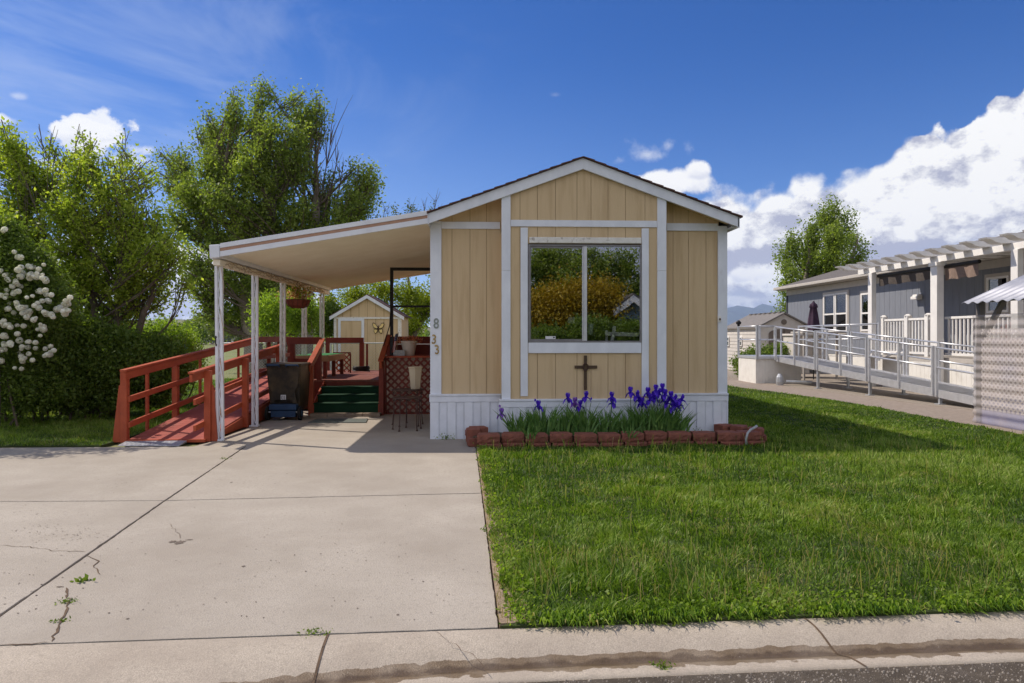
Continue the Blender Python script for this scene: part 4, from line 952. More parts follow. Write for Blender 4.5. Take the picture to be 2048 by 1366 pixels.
# silver threshold plate
pl = [gnd(235, 892.5), gnd(358, 892.5), gnd(388, 877.5), gnd(272, 877.5)]
f = MB(); z = [.008, .008, .045, .045]
f.add([(q.x, q.y, zz) for q, zz in zip(pl, z)]+[(q.x, q.y, .001) for q in pl], [(0, 1, 2, 3), (7, 6, 5, 4), (0, 4, 5, 1), (1, 5, 6, 2), (2, 6, 7, 3), (3, 7, 4, 0)])
tp = thing('threshold_plate', 'silver diamond-tread metal plate bridging concrete and red ramp', 'metal plate', (-4.5, 9.4, 0)); f.build('plate', M['diamond_plate'], tp)
f = MB(); 
for i in range(26):
    for j in range(9):
        u, v = (i+.5+(j % 2)*.5)/27, (j+.5)/9.3; q = (pl[0].lerp(pl[1], u)).lerp(pl[3].lerp(pl[2], u), v); zz = .0085+.037*v
        a = .8 if (i+j) % 2 else -.8; dx, dy = .016*math.cos(a), .016*math.sin(a)
        f.add([(q.x-dx, q.y-dy, zz), (q.x+dy*.3, q.y-dx*.3, zz+.003), (q.x+dx, q.y+dy, zz), (q.x-dy*.3, q.y+dx*.3, zz+.003)], [(0, 1, 2, 3)])
f.build('tread_pattern', M['diamond_plate'], tp)['kind'] = 'stuff'
# deck
DZ, DY0, DY1, DXL, DXR = .615, 13.9, 17.8, -3.93, XL-.02
dk = thing('deck', 'low red wooden porch deck with railings between the ramp and the tan home', 'deck', (-2.4, 15.8, 0))
mb = MB(); k = 0; x = DXL
while x < DXR-.02:
    mb.box(x, min(x+.136, DXR), DY0, DY1, DZ-.035, DZ); x += .142
mb.build('floor_boards', M['deck_floor'], dk)
MB().box(DXL, DXR, DY0+.005, DY0+.04, .04, DZ-.037).build('rim_board', M['red_dark'], dk)
MB().box(DXL, DXL+.03, DY0+.05, DY1, .0, DZ-.037).build('rim_board', M['red_dark'], dk)
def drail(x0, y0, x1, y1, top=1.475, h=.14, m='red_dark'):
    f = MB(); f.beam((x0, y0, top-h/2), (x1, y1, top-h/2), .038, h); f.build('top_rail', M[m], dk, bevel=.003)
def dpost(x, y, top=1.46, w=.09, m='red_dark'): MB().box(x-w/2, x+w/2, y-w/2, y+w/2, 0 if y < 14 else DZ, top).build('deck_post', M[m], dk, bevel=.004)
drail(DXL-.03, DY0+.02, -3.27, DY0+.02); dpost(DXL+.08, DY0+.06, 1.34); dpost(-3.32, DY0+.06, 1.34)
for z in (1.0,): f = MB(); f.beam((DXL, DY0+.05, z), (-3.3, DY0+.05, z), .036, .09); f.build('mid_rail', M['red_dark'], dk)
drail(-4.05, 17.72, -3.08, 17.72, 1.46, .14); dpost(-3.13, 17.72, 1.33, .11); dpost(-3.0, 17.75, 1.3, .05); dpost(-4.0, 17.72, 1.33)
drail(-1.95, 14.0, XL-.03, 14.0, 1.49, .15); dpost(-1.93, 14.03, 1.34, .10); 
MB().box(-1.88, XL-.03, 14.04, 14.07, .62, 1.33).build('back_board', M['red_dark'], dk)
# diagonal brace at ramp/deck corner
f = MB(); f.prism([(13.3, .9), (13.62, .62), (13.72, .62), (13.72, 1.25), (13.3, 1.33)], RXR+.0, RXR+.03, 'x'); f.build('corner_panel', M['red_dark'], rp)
# lattice helper
def lattice(x0, x1, z0, z1, y, sp=.10, w=.034, th=.008):
    out = []
    for s, yy in ((1, y), (-1, y+th+.001)):
        mb = MB(); c = (x0-(z1-z0)) if s > 0 else x0
        off = -((z1-z0)+sp)
        while off < (x1-x0)+(z1-z0):
            # line x = x0+off + s*(z-z0) shifted
            a = x0+off if s > 0 else x0+off+(z1-z0)
            za, zb = z0, z1; xa, xb = a, a+s*(z1-z0)
            # clip in x
            def clip(xa, za, xb, zb):
                if xa == xb: return None
                t0, t1 = 0, 1; d = xb-xa
                ta, tb = (x0-xa)/d, (x1-xa)/d
                if ta > tb: ta, tb = tb, ta
                t0, t1 = max(0, ta), min(1, tb)
                if t1-t0 < .02: return None
                return xa+d*t0, za+(zb-za)*t0, xa+d*t1, za+(zb-za)*t1
            q = clip(xa, za, xb, zb)
            if q: mb.beam((q[0], yy+th/2, q[1]), (q[2], yy+th/2, q[3]), th, w)
            off += sp*1.414
        out.append(mb)
    a, b = out; k = len(a.v); a.v += b.v; a.f += [[i+k for i in f_] for f_ in b.f]; a.mi += b.mi; return a
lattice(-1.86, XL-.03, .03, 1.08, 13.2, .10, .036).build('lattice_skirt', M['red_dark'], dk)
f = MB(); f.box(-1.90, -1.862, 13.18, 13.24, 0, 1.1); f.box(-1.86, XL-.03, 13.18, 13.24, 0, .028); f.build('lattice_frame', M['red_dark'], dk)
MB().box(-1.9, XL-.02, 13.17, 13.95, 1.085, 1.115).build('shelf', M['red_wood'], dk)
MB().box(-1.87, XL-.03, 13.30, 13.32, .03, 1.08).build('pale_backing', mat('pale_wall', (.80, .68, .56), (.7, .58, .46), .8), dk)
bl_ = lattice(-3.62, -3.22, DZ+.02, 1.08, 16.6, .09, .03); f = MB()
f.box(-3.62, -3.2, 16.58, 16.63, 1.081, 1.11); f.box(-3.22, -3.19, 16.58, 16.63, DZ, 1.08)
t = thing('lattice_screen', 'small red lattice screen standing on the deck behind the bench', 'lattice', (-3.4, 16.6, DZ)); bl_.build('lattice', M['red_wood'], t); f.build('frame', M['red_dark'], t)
# stairs
SX0, SX1 = -3.2, -1.96
st_ = thing('porch_steps', 'three green-carpeted steps with red handrails rising to the deck', 'steps', (-2.6, 12.95, 0))
TR = [(13.0, .235), (13.3, .37), (13.6, .50)]
MB().box(SX0, SX1, 12.86, 12.995, 0, .075).build('paver_row', M['paver'], None); bpy.data.objects.remove(bpy.data.objects['paver_row'])
for k in range(4):
    x0 = -3.22+.325*k; f = MB(); f.box(x0, x0+.318, 12.80, 12.98, 0, .06)
    tag(f.build('paving_brick', M['paver'], bevel=.006, origin=(x0, 12.8, 0)), ['tan paver farthest left at the foot of the green steps', 'second tan paver from the left at the foot of the steps', 'third tan paver from the left at the foot of the steps', 'tan paver farthest right at the foot of the green steps'][k], 'paver', 'pavers at the foot of the steps')
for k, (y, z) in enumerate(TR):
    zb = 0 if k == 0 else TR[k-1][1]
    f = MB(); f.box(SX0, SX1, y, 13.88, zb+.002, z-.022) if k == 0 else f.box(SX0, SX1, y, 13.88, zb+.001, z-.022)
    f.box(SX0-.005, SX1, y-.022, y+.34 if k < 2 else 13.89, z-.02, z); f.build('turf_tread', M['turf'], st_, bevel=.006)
for s, x in ((0, -3.25), (1, -1.93)):
    yf, yb, zf, zb = (12.93, 13.95, .92, 1.36) if s == 0 else (12.95, 14.0, .98, 1.44)
    MB().box(x-.045, x+.045, 12.98, 13.07, 0, zf+.02).build('handrail_post', M['red_wood'] if s == 0 else M['red_dark'], st_, bevel=.004)
    f = MB(); f.beam((x, yf-.05, zf-.03), (x, yb, zb), .045, .13); f.beam((x, yf-.06, zf+.05), (x, yb, zb+.08), .10, .03); f.build('handrail', M['red_wood'], st_, bevel=.004)
    MB().prism([(12.99, 0), (13.9, .0), (13.9, .60), (13.0, .24)][::-1], x-(-.03 if s == 0 else .06), x-(-.06 if s == 0 else .03), 'x').build('stringer', M['red_wood'], st_)
f = MB(); a = gnd(616, 846); b = gnd(732, 846); c = gnd(736, 838.5); d = gnd(634, 838.5)
f.prism([(a.x, a.y), (b.x, b.y), (c.x, c.y), (d.x, d.y)][::-1], .002, .014, 'z')
tag(f.build('doormat', M['mat_grey'], origin=(a.x, a.y, 0)), 'flat grey-green doormat on the concrete before the steps', 'doormat')
# bench with turf
bn = thing('bench', 'slatted bench with a bright green turf top on the deck', 'bench', (-3.55, 15.2, DZ))
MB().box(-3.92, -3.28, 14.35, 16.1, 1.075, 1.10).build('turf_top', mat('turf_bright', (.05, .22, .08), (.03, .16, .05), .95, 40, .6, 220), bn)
f = MB(); f.box(-3.95, -3.26, 14.31, 14.347, .97, 1.09); f.box(-3.26, -3.23, 14.31, 16.1, .97, 1.09); f.build('front_board', M['raw_wood'], bn, bevel=.003)
for x, y in ((-3.88, 14.38), (-3.3, 14.38), (-3.3, 15.2), (-3.3, 16.05), (-3.88, 16.05), (-3.5, 14.38)):
    MB().box(x-.035, x+.035, y-.03, y+.05, DZ, .97).build('leg', M['red_dark'], bn)
# coiled hose
f = MB(); pts = []
for t_ in np.linspace(0, 6.28*5, 120): pts.append((-3.0+.2*math.cos(t_)*(1+.05*math.sin(t_*.37)), 16.9+.12*math.sin(t_), DZ+.015+.004*t_))
f.tube(pts, .012, 6); tag(f.build('coiled_hose', M['hose_black'], origin=(-3, 16.9, DZ), smooth=True), 'coil of black hose lying at the back of the deck', 'hose')
# wheelie bin
def wheelie():
    x0, x1, y0, y1 = -3.86, -3.24, 12.22, 12.85; cx_ = (x0+x1)/2
    t = thing('wheelie_bin', 'black wheeled rubbish bin with a blue axle base and an upside-down 33', 'bin', (cx_, 12.5, 0))
    f = MB(); lv = [(.16, .50, .0), (.30, .53, .0), (.95, .60, .0), (.98, .62, .0)]
    P = []
    for z, w, _ in lv:
        d = .25+.08*(z-.16)/.8; P.append([(cx_-w/2, y0+.16-(z-.16)*.14, z), (cx_+w/2, y0+.16-(z-.16)*.14, z), (cx_+w/2, y0+.25+2*d, z), (cx_-w/2, y0+.25+2*d, z)])
    V = [q for rr_ in P for q in rr_]; F = [(3, 2, 1, 0)]
    for i in range(3):
        for k in range(4): F.append((i*4+k, i*4+(k+1) % 4, i*4+4+(k+1) % 4, i*4+4+k))
    F.append((12, 13, 14, 15)); f.add(V, F); f.build('body', M['bin_plastic'], t, bevel=.015)
    f = MB(); f.prism([(cx_-.24, .30), (cx_-.20, .52), (cx_-.255, .60), (cx_-.27, .90), (cx_+.27, .90), (cx_+.255, .60), (cx_+.20, .52), (cx_+.24, .30), (cx_+.16, .30), (cx_+.14, .36), (cx_-.14, .36), (cx_-.16, .30)], y0+.055, y0+.075)
    f.build('back_panel', M['bin_plastic'], t, bevel=.008)
    f = MB(); f.cbox((cx_, y0+.10, .06+.06), (.44, .14, .12)); f.cbox((cx_, y0+.08, .24), (.48, .16, .1)); f.build('axle_housing', M['bin_blue'], t, bevel=.012)
    f = MB(); f.tube([(cx_-.3, y0+.06, .15), (cx_+.3, y0+.06, .15)], .012, 8); f.build('axle', M['aluminium'], t)
    for s in (-1, 1):
        f = MB(); f.tube([(cx_+s*.26, y0+.10, .125), (cx_+s*.31, y0+.10, .125)], .125, 22); w_ = f.build('wheel', M['rubber'], t, bevel=.01)
        f = MB(); f.tube([(cx_+s*.312, y0+.10, .125), (cx_+s*.318, y0+.10, .125)], .06, 16); f.build('hub', M['bin_blue'], w_)
    f = MB(); f.cbox((cx_, y0+.36, .995), (.64, .66, .035)); f.build('lid', M['bin_plastic'], t, bevel=.012)
    for s in (-1, 1): f = MB(); f.tube([(cx_+s*.27, y0+.02, .96), (cx_+s*.27, y0-.02, .985), (cx_+s*.06, y0-.02, .985), (cx_+s*.06, y0+.02, .96)], .016, 8); f.build('handle', M['bin_blue'], t)
    f = MB(); f.box(cx_-.045, cx_+.045, y0+.05, y0+.054, .37, .455); lb = f.build('number_label', M['sticker'], t)
    for i, dx in enumerate((-.02, .02)):
        text_mesh('digit', '3', .085, 'ink', lb, (cx_+dx, y0+.047, .412), (R(90), R(180), 0), .001, sx=.75)
wheelie()
# plant stands
def stand(x, y, rad, h, lab, n=5):
    t = thing('plant_stand', lab, 'plant stand', (x, y, 0), 'iron plant stands beside the home')
    f = MB(); f.lathe((x, y, h-.012), [(rad, 0), (rad+.004, .006), (rad, .018), (.001, .02)], 24); f.build('top', M['dark_iron'], t)
    f = MB(); f.tube([(x+rad*.9*math.cos(a), y+rad*.9*math.sin(a), h-.06+.015*math.cos(a*10)) for a in np.linspace(0, 6.283, 60)], .006, 5, cap=False); f.build('scroll_band', M['dark_iron'], t)
    for k in range(n):
        a = .5+k*6.283/n; c_, s_ = math.cos(a), math.sin(a)
        f = MB(); f.tube([(x+rad*.88*c_, y+rad*.88*s_, h-.01), (x+rad*.9*c_, y+rad*.9*s_, h*.5), (x+rad*.98*c_, y+rad*.98*s_, .015)], .008, 6); f.lathe((x+rad*.98*c_, y+rad*.98*s_, 0), [(.018, 0), (.018, .008), (.008, .03)], 8); f.build('leg', M['dark_iron'], t)
stand(-1.27, 11.55, .27, .60, 'taller round iron plant stand carrying the square beige planter')
stand(-1.22, 10.98, .24, .52, 'lower round iron plant stand nearest the white corner board')
# planters
p = at(831, 788, 11.55)
f = MB(); n = 6; V = []
for z, r0 in ((.61, .085), (.96, .125), (.965, .135), (.985, .135), (.985, .115), (.95, .11)):
    for k in range(n): a = math.pi/6+k*math.pi/3; V.append((p.x+r0*math.cos(a), 11.55+r0*math.sin(a)*.9, z-.001))
f.add(V, [tuple(range(5, -1, -1)), tuple(range(30, 36))]+[(i*6+k, i*6+(k+1) % 6, i*6+6+(k+1) % 6, i*6+6+k) for i in range(5) for k in range(6)])
tag(f.build('tall_planter', M['beige_plastic'], origin=(p.x, 11.55, .61), bevel=.004), 'empty tapered beige planter standing on the iron plant stand', 'planter')
p = at(818, 713, 13.5); zt = 1.115
t = thing('flower_pot', 'round cream pot of dried reddish plants on the lattice shelf', 'flower pot', (p.x, 13.5, zt))
f = MB(); f.lathe((p.x, 13.5, zt), [(.105, 0), (.15, .25), (.165, .255), (.165, .29), (.15, .29), (.14, .26)], 24); f.build('pot', M['pot_white'], t, smooth=False)
f = MB(); f.lathe((p.x, 13.5, zt+.25), [(.139, 0), (.001, .005)], 16); f.build('soil', M['soil'], t)
r = np.random.default_rng(9); C = np.array([p.x, 13.5, zt+.32])+r.normal(size=(260, 3))*np.array([.11, .09, .035]); V, F = leaf_quads(C, .045, r); mesh_np('dried_plant', V, F, M['flower_dry'], t, r.random(260)*.5)
p = at(799, 713, 13.35)
f = MB(); f.cbox((p.x, 13.35, zt+.055), (.22, .14, .11)); tag(f.build('small_box', mat('tin_blue', (.25, .30, .36), (.5, .52, .5), .5, 30), origin=(p.x, 13.35, zt), bevel=.006), 'small pale blue tin box beside the cream pot', 'box')
p = at(792, 700, 13.3)
t = thing('small_flag', 'small stars and stripes flag hanging from a thin tilted stick', 'flag', (p.x, 13.3, zt))
f = MB(); f.tube([(p.x+.0, 13.3, zt), (p.x+.05, 13.28, zt+.46)], .005, 5); f.build('stick', M['raw_wood'], t)
fl = MB(); rows = 13
def fp(u, v):        # u along the stripe (down), v across
    return (p.x+.045-.13*v*.55+.03*u-.10*u+.012*math.sin(v*8), 13.28+.02*math.sin(v*9+u*3), zt+.45-.36*u-.05*v)
for i in range(rows):
    v0, v1 = i/rows, (i+1)/rows; fl.m = 0 if i % 2 == 0 else 1
    for j in range(10):
        u0, u1 = j/10, (j+1)/10; fl.m = (0 if i % 2 == 0 else 1) if not (i < 7 and j < 4) else 2
        fl.add([fp(u0, v0), fp(u1, v0), fp(u1, v1), fp(u0, v1)], [(0, 1, 2, 3)])
fl.build('cloth', [M['flag_red'], M['flag_white'], M['flag_blue']], t)
f = MB()
for i in range(5):
    for j in range(4): q = fp(.04+j*.09, .05+i*.1); f.add([(q[0]-.004, q[1]-.006, q[2]), (q[0], q[1]-.006, q[2]-.005), (q[0]+.004, q[1]-.006, q[2]), (q[0], q[1]-.006, q[2]+.005)], [(0, 1, 2, 3)])
f.build('stars', M['flag_white'], t)['kind'] = 'stuff'
# black screen frame
t = thing('screen_frame', 'tall black metal frame rising from the lattice shelf to the carport roof', 'metal frame', (-1.8, 13.45, 1.1))
f = MB(); xa, xb = at(783.5, 600, 13.45).x, XL-.03
f.box(xa-.03, xa+.03, 13.42, 13.48, 1.116, 2.84); f.build('upright', M['black_metal'], t)
MB().box(xa+.031, xb, 13.42, 13.48, 2.78, 2.84).build('top_bar', M['black_metal'], t)
MB().box(xa+.031, xb, 13.43, 13.47, 2.06, 2.10).build('cross_bar', M['black_metal'], t)
f = MB(); f.tube([(xa-.01, 13.38, 2.05), (xa-.03, 13.35, 1.7), (xa-.14, 13.3, 1.3)], .01, 5); f.build('strap', M['black_metal'], t)
# hanging basket
bx = at(596, 600, 13.4)
t = thing('hanging_basket', 'hanging basket with red liner and dried flowers under the carport beam', 'hanging basket', (bx.x, 13.4, 2.1))
f = MB(); f.lathe((bx.x, 13.4, 2.04), [(.10, 0), (.19, .05), (.235, .15), (.24, .165), (.22, .16)], 22); f.build('liner', M['coco'], t)
f = MB()
for k in range(14): a = k*6.283/14; f.tube([(bx.x+.10*math.cos(a), 13.4+.10*math.sin(a), 2.035), (bx.x+.2*math.cos(a), 13.4+.2*math.sin(a), 2.085), (bx.x+.245*math.cos(a), 13.4+.245*math.sin(a), 2.2)], .004, 4)
f.tube([(bx.x+.246*math.cos(a), 13.4+.246*math.sin(a), 2.2) for a in np.linspace(0, 6.283, 30)], .005, 4); f.build('wire_cage', M['dark_iron'], t)
f = MB()
for k in range(3): a = k*2.094; f.tube([(bx.x+.24*math.cos(a), 13.4+.24*math.sin(a), 2.2), (bx.x, 13.4, 2.56)], .0035, 4)
f.build('hanger', M['dark_iron'], t)
r = np.random.default_rng(19)
for nm, m, n, sx, dz, s in (('foliage', 'leaf_lime', 260, .14, .10, .06), ('flowers', 'flower_dry', 420, .15, .07, .05)):
    C = np.array([bx.x, 13.4, 2.24+dz])+r.normal(size=(n, 3))*np.array([sx, sx*.8, .06]); V, F = leaf_quads(C, s, r); mesh_np(nm, V, F, M[m], t, r.random(n))['kind'] = 'stuff'

# ================================================================ GARDEN SHED (tan)
SY = 25.0
sx0, sx1 = at(668, 650, SY).x, at(801, 650, SY).x; spx = (sx0+sx1)/2; ez = at(735, 630, SY).z; pz = at(735, 591, SY).z; sdp = 2.6
sh = thing('garden_shed', 'tan gabled garden shed with white trim and a narrow door behind the deck', 'shed', (spx, SY, 0))
def sz(x, off=0): return pz-(pz-ez)*abs(x-spx)/((sx1-sx0)/2)-off
mb = MB(); mb.prism([(sx0, 0), (sx1, 0), (sx1, sz(sx1, .05)), (spx, sz(spx, .05)), (sx0, sz(sx0, .05))], SY, SY+sdp); mb.build('wall', M['siding'], sh)
f = MB()
for k in range(1, 8): x = sx0+(sx1-sx0)*k/8; f.box(x-.006, x+.006, SY-.004, SY-.001, 0, sz(x, .1))
f.build('wall_groove', M['siding_gap'], sh)
f = MB()
for s in (-1, 1):
    xe = spx+s*((sx1-sx0)/2+.14); P = [(spx, sz(spx)+.02), (xe, sz(xe)+.02), (xe, sz(xe)+.05), (spx, sz(spx)+.05)]
    if s < 0: P = P[::-1]
    f.prism(P, SY-.1, SY+sdp+.1)
f.build('roof', M['shingle'], sh)
f = MB()
for s in (-1, 1):
    xe = spx+s*((sx1-sx0)/2+.14); P = [(spx, sz(spx)+.018), (xe, sz(xe)+.018), (xe, sz(xe)-.11), (spx, sz(spx)-.11)]
    if s > 0: P = P[::-1]
    f.prism(P, SY-.12, SY-.09)
f.build('rake_board', M['white_trim'], sh)
zb = at(700, 634, SY).z
f = MB(); f.box(sx0, sx0+.09, SY-.03, SY-.005, 0, ez-.02); f.box(sx1-.09, sx1, SY-.03, SY-.005, 0, ez-.02); f.box(sx1+.002, sx1+.03, SY-.03, SY+.09, 0, ez-.08); f.box(sx0+.092, sx1-.092, SY-.03, SY-.005, zb-.07, zb); f.build('trim_board', M['peel_paint'], sh)
dx0, dx1, dzt = at(682, 640, SY).x, at(723, 640, SY).x, at(700, 642, SY).z
MB().box(dx0, dx1, SY-.02, SY-.006, .05, dzt).build('door', M['siding'], sh)
f = MB(); f.box(dx0-.1, dx0-.005, SY-.035, SY-.005, 0, dzt+.1); f.box(dx1+.005, dx1+.1, SY-.035, SY-.005, 0, dzt+.1); f.box(dx0-.005, dx1+.005, SY-.035, SY-.005, dzt+.005, dzt+.1); f.build('door_trim', M['white_trim'], sh)
# butterfly ornament
c = at(757, 657, SY); B = thing('butterfly_ornament', 'gold and black metal butterfly mounted on the tan shed wall', 'ornament', (c.x, SY-.04, c.z))
for s in (-1, 1):
    for nm, P in (('wing', [(0, .02), (.10, .16), (.17, .19), (.19, .13), (.14, .02), (.03, -.02)]), ('wing', [(.01, -.03), (.13, -.01), (.14, -.09), (.10, -.17), (.04, -.13)])):
        for sc, y, m in ((1., .03, 'black_metal'), (.78, .05, 'gold')):
            cx0 = sum(q[0] for q in P)/len(P); cz0 = sum(q[1] for q in P)/len(P)
            Q = [(c.x+s*(cx0+(q[0]-cx0)*sc)*1.15, c.z+(cz0+(q[1]-cz0)*sc)*1.15) for q in P]
            if s < 0: Q = Q[::-1]
            MB().prism(Q, SY-y-.012, SY-y).build(nm if sc == 1. else 'wing_panel', M[m], B)
MB().tube([(c.x, SY-.06, c.z-.11), (c.x, SY-.065, c.z), (c.x, SY-.06, c.z+.11)], [.01, .025, .015], 8).build('body', M['dark_iron'], B)

# ================================================================ NEIGHBOUR: grey home
HX = 13.6; HY1 = 30.1; HY0 = 8.0; HE = 3.63; HF = .95
gh = thing('grey_home', 'blue-grey manufactured home with white windows beyond the side lawn', 'house', (HX+3, 19, 0))
mb = MB(); y = HY0; bk = MB(); bk.box(HX+.03, HX+7, HY0, HY1, 0, HE-.1)
while y < HY1-.01: mb.box(HX, HX+.029, y, min(y+.295, HY1), HF-.15, HE-.12); y += .305
mb.build('wall', M['grey_siding'], gh); bk.build('wall_core', mat('grey_gap', (.07, .08, .11)), gh)
MB().box(HX-.01, HX+.02, HY0, HY1, 0, HF-.16).build('skirting', M['skirt_white'], gh)
rzg = 4.75; rg = HX+3.6
f = MB(); f.prism([(HX-.35, HE-.02), (rg, rzg), (rg, rzg+.08), (HX-.35, HE+.06)][::-1], HY0, HY1+.35); f.prism([(rg, rzg), (rg+4, HE), (rg+4, HE+.08), (rg, rzg+.08)][::-1], HY0, HY1+.35); f.build('roof', M['grey_roof'], gh)
f = MB(); f.box(HX-.47, HX-.352, HY0, HY1+.35, HE-.07, HE+.05); f.build('gutter', M['grey_trim'], gh, bevel=.02)
f = MB(); f.box(HX-.35, HX-.002, HY0, HY1+.3, HE-.09, HE-.06); f.box(HX-.02, HX-.001, HY0, HY1, HE-.32, HE-.1); f.build('soffit', M['grey_trim'], gh)
f = MB(); f.prism([(HX, HE-.1), (rg, rzg-.03), (HX+7, HE-.1)][::-1], HY1-.03, HY1); f.build('gable_wall', M['grey_siding'], gh)
f = MB(); f.box(HX-.03, HX-.002, HY1-.1, HY1, HF-.1, HE-.33); f.build('corner_trim', mat('dark_corner', (.06, .065, .075)), gh)
def hwin(pxa, pxb, py0, py1, split=True, m='glass_dim', blind=True):
    ta = lambda px: HX/math.tan(math.atan((px-1024)/FPX)+YAW)
    ya, yb = ta(pxb), ta(pxa); pm = (pxa+pxb)/2
    z1 = at(pm, py0, ta(pm)).z; z0 = at(pm, py1, ta(pm)).z
    t = thing('window', None, None); t.parent = gh; t.location = Vector((HX, (ya+yb)/2, z0))-gh.location
    f = MB(); w = .09
    f.box(HX-.03, HX-.002, ya-w, yb+w, z1, z1+w); f.box(HX-.03, HX-.002, ya-w, yb+w, z0-w, z0); f.box(HX-.03, HX-.002, ya-w, ya, z0, z1); f.box(HX-.03, HX-.002, yb, yb+w, z0, z1); f.build('window_trim', M['grey_trim'], t)
    n = 2 if (yb-ya) > 1.4 else 1
    for k in range(n):
        a = ya+(yb-ya)*k/n+(.02 if k else 0); b = ya+(yb-ya)*(k+1)/n-(.02 if k < n-1 else 0); f = MB(); w = .06; zm = z0+(z1-z0)*.47
        f.box(HX-.05, HX-.004, a, b, z1-w, z1); f.box(HX-.05, HX-.004, a, b, z0, z0+w); f.box(HX-.05, HX-.004, a, a+w, z0+w, z1-w); f.box(HX-.05, HX-.004, b-w, b, z0+w, z1-w)
        f.box(HX-.045, HX-.004, a+w, b-w, zm-.03, zm+.03); f.build('frame', M['vinyl_white'], t)
        MB().box(HX-.02, HX-.015, a+w, b-w, z0+w, z1-w).build('glass_pane', M['glass_dim'], t)
        MB().box(HX-.012, HX-.006, a+w, b-w, zm, z1-w).build('blind', mat('blind', (.50, .66, .66), (.45, .6, .6), .8) if 'blind' not in M else M['blind'], t)
        MB().box(HX-.012, HX-.006, a+w, b-w, z0+w, zm).build('room_dark', mat('room_d', (.55, .58, .6), (.10, .10, .11), .8, 3) if 'room_d' not in M else M['room_d'], t)
hwin(1649, 1696, 587, 664); hwin(1724, 1742, 586, 662); hwin(1976, 2020, 553, 625, True)
ta = lambda px, X: X/math.tan(math.atan((px-1024)/FPX)+YAW)
y = ta(1839, HX); p = at(1839, 594, y); f = MB(); f.cbox((HX-.07, y, p.z), (.14, .3, .16)); f.cbox((HX-.16, y, p.z-.03), (.06, .34, .10)); f.build('wall_vent', M['vinyl_white'], gh, bevel=.02)
# pergola
PGX = 11.6; PB0 = 3.38
pg = thing('pergola', 'white patio cover with scalloped rafter ends along the grey home', 'pergola', (PGX, 16, 0))
MB().box(PGX-.06, PGX+.06, 8.5, 20.6, PB0, PB0+.15).build('beam', M['vinyl_white'], pg, bevel=.006)
for i, px in enumerate((1746, 1877, 2037)):
    y = ta(px, PGX); w = .10 if i != 1 else .13
    MB().box(PGX-w, PGX+w*.4, y-w, y+w, 0, PB0-.002).build('post', M['vinyl_white'], pg, bevel=.008)
    MB().box(PGX-w-.03, PGX+w*.4+.03, y-w-.03, y+w+.03, PB0-.1, PB0-.001).build('post_cap', M['vinyl_white'], pg, bevel=.004) if i == 1 else None
k = 0; y = 20.8
while y > 9.5:
    zt = PB0+.152; x0 = PGX-.62
    P = [(HX-.3, zt), (HX-.3, zt+.13), (x0-.0, zt+.13), (x0+.02, zt+.10), (x0+.09, zt+.09), (x0+.16, zt+.06), (x0+.21, zt+.025), (x0+.32, zt)]
    MB().prism(P, y-.13, y+.13).build('rafter', M['vinyl_white'], pg); y -= .62; k += 1
MB().box(PGX+.3, HX-.3, 9.0, 20.9, PB0+.284, PB0+.30).build('roof_panel', M['vinyl_white'], pg)
def shade(px0, px1, py0, py1, m, lab, X=PGX+.02):
    y1, y0 = ta(px0, X), ta(px1, X); z1 = at(px0, py0, y1).z; z0 = at(px0, py1, y1).z
    t = thing('rolled_shade', lab, 'shade', (X, (y0+y1)/2, z0)); V = []; F = []; n = 24
    for i in range(n+1):
        yy = y0+(y1-y0)*i/n
        for j in range(5): V.append((X+.03*math.sin(i*.9)*(j/4), yy, z1+(z0-z1)*j/4+.015*math.sin(i*.7+1)*(j/4)))
    for i in range(n):
        for j in range(4): F.append((i*5+j, i*5+5+j, i*5+6+j, i*5+1+j))
    mesh_np('cloth', V, F, M[m], t); MB().tube([(X, y0-.03, z1), (X, y1+.03, z1)], .05, 10).build('roller', M['black_metal'], t)
shade(1758, 1864, 552, 572, 'shade_cloth', 'long dark sun shade rolled down between the two left pergola posts', PGX+.1)
shade(1890, 1957, 533, 560, 'shade_tan', 'short tan sun shade hanging right of the middle pergola post', PGX+.1)
# neighbour deck with railing
nd = thing('white_deck', 'raised white deck with baluster railing under the pergola', 'deck', (12.4, 17, 0))
MB().box(PGX+.12, HX-.05, 10, 19.6, HF-.12, HF).build('deck_floor', M['grey_trim'], nd)
f = MB(); y = 10
while y < 19.5: f.box(PGX+.13, PGX+.15+.012*(int(y*10) % 2), y, y+.17, 0, HF-.125); y += .175
f.build('skirting', M['skirt_white'], nd)
for ya, yb in ((10.2, ta(1892, PGX+.2)), (ta(1862, PGX+.2), ta(1768, PGX+.2))):
    MB().box(PGX+.16, PGX+.24, ya, yb, 1.93, 1.99).build('top_rail', M['vinyl_white'], nd, bevel=.006); MB().box(PGX+.17, PGX+.23, ya, yb, HF+.06, HF+.12).build('bottom_rail', M['vinyl_white'], nd)
    y = ya+.06
    while y < yb: MB().box(PGX+.18, PGX+.22, y-.02, y+.02, HF+.121, 1.929).build('baluster', M['vinyl_white'], nd); y += .14
for px in (1768, 1816, 1857): y = ta(px, PGX+.2); f = MB(); f.box(PGX+.13, PGX+.27, y-.07, y+.07, HF, 2.05); f.lathe((PGX+.2, y, 2.05), [(.11, 0), (.11, .02), (.04, .06)], 4); f.build('rail_post', M['vinyl_white'], nd)
t = MB(); t.lathe((12.6, 15.7, HF), [(.3, 0), (.33, .05), (.33, .6), (.28, .75), (.1, .88), (.001, .9)], 16); tag(t.build('covered_grill', mat('grill_red', (.16, .03, .025), (.1, .03, .03), .7, 8), origin=(12.6, 15.7, HF), smooth=True), 'dark red covered grill behind the white railing', 'grill')
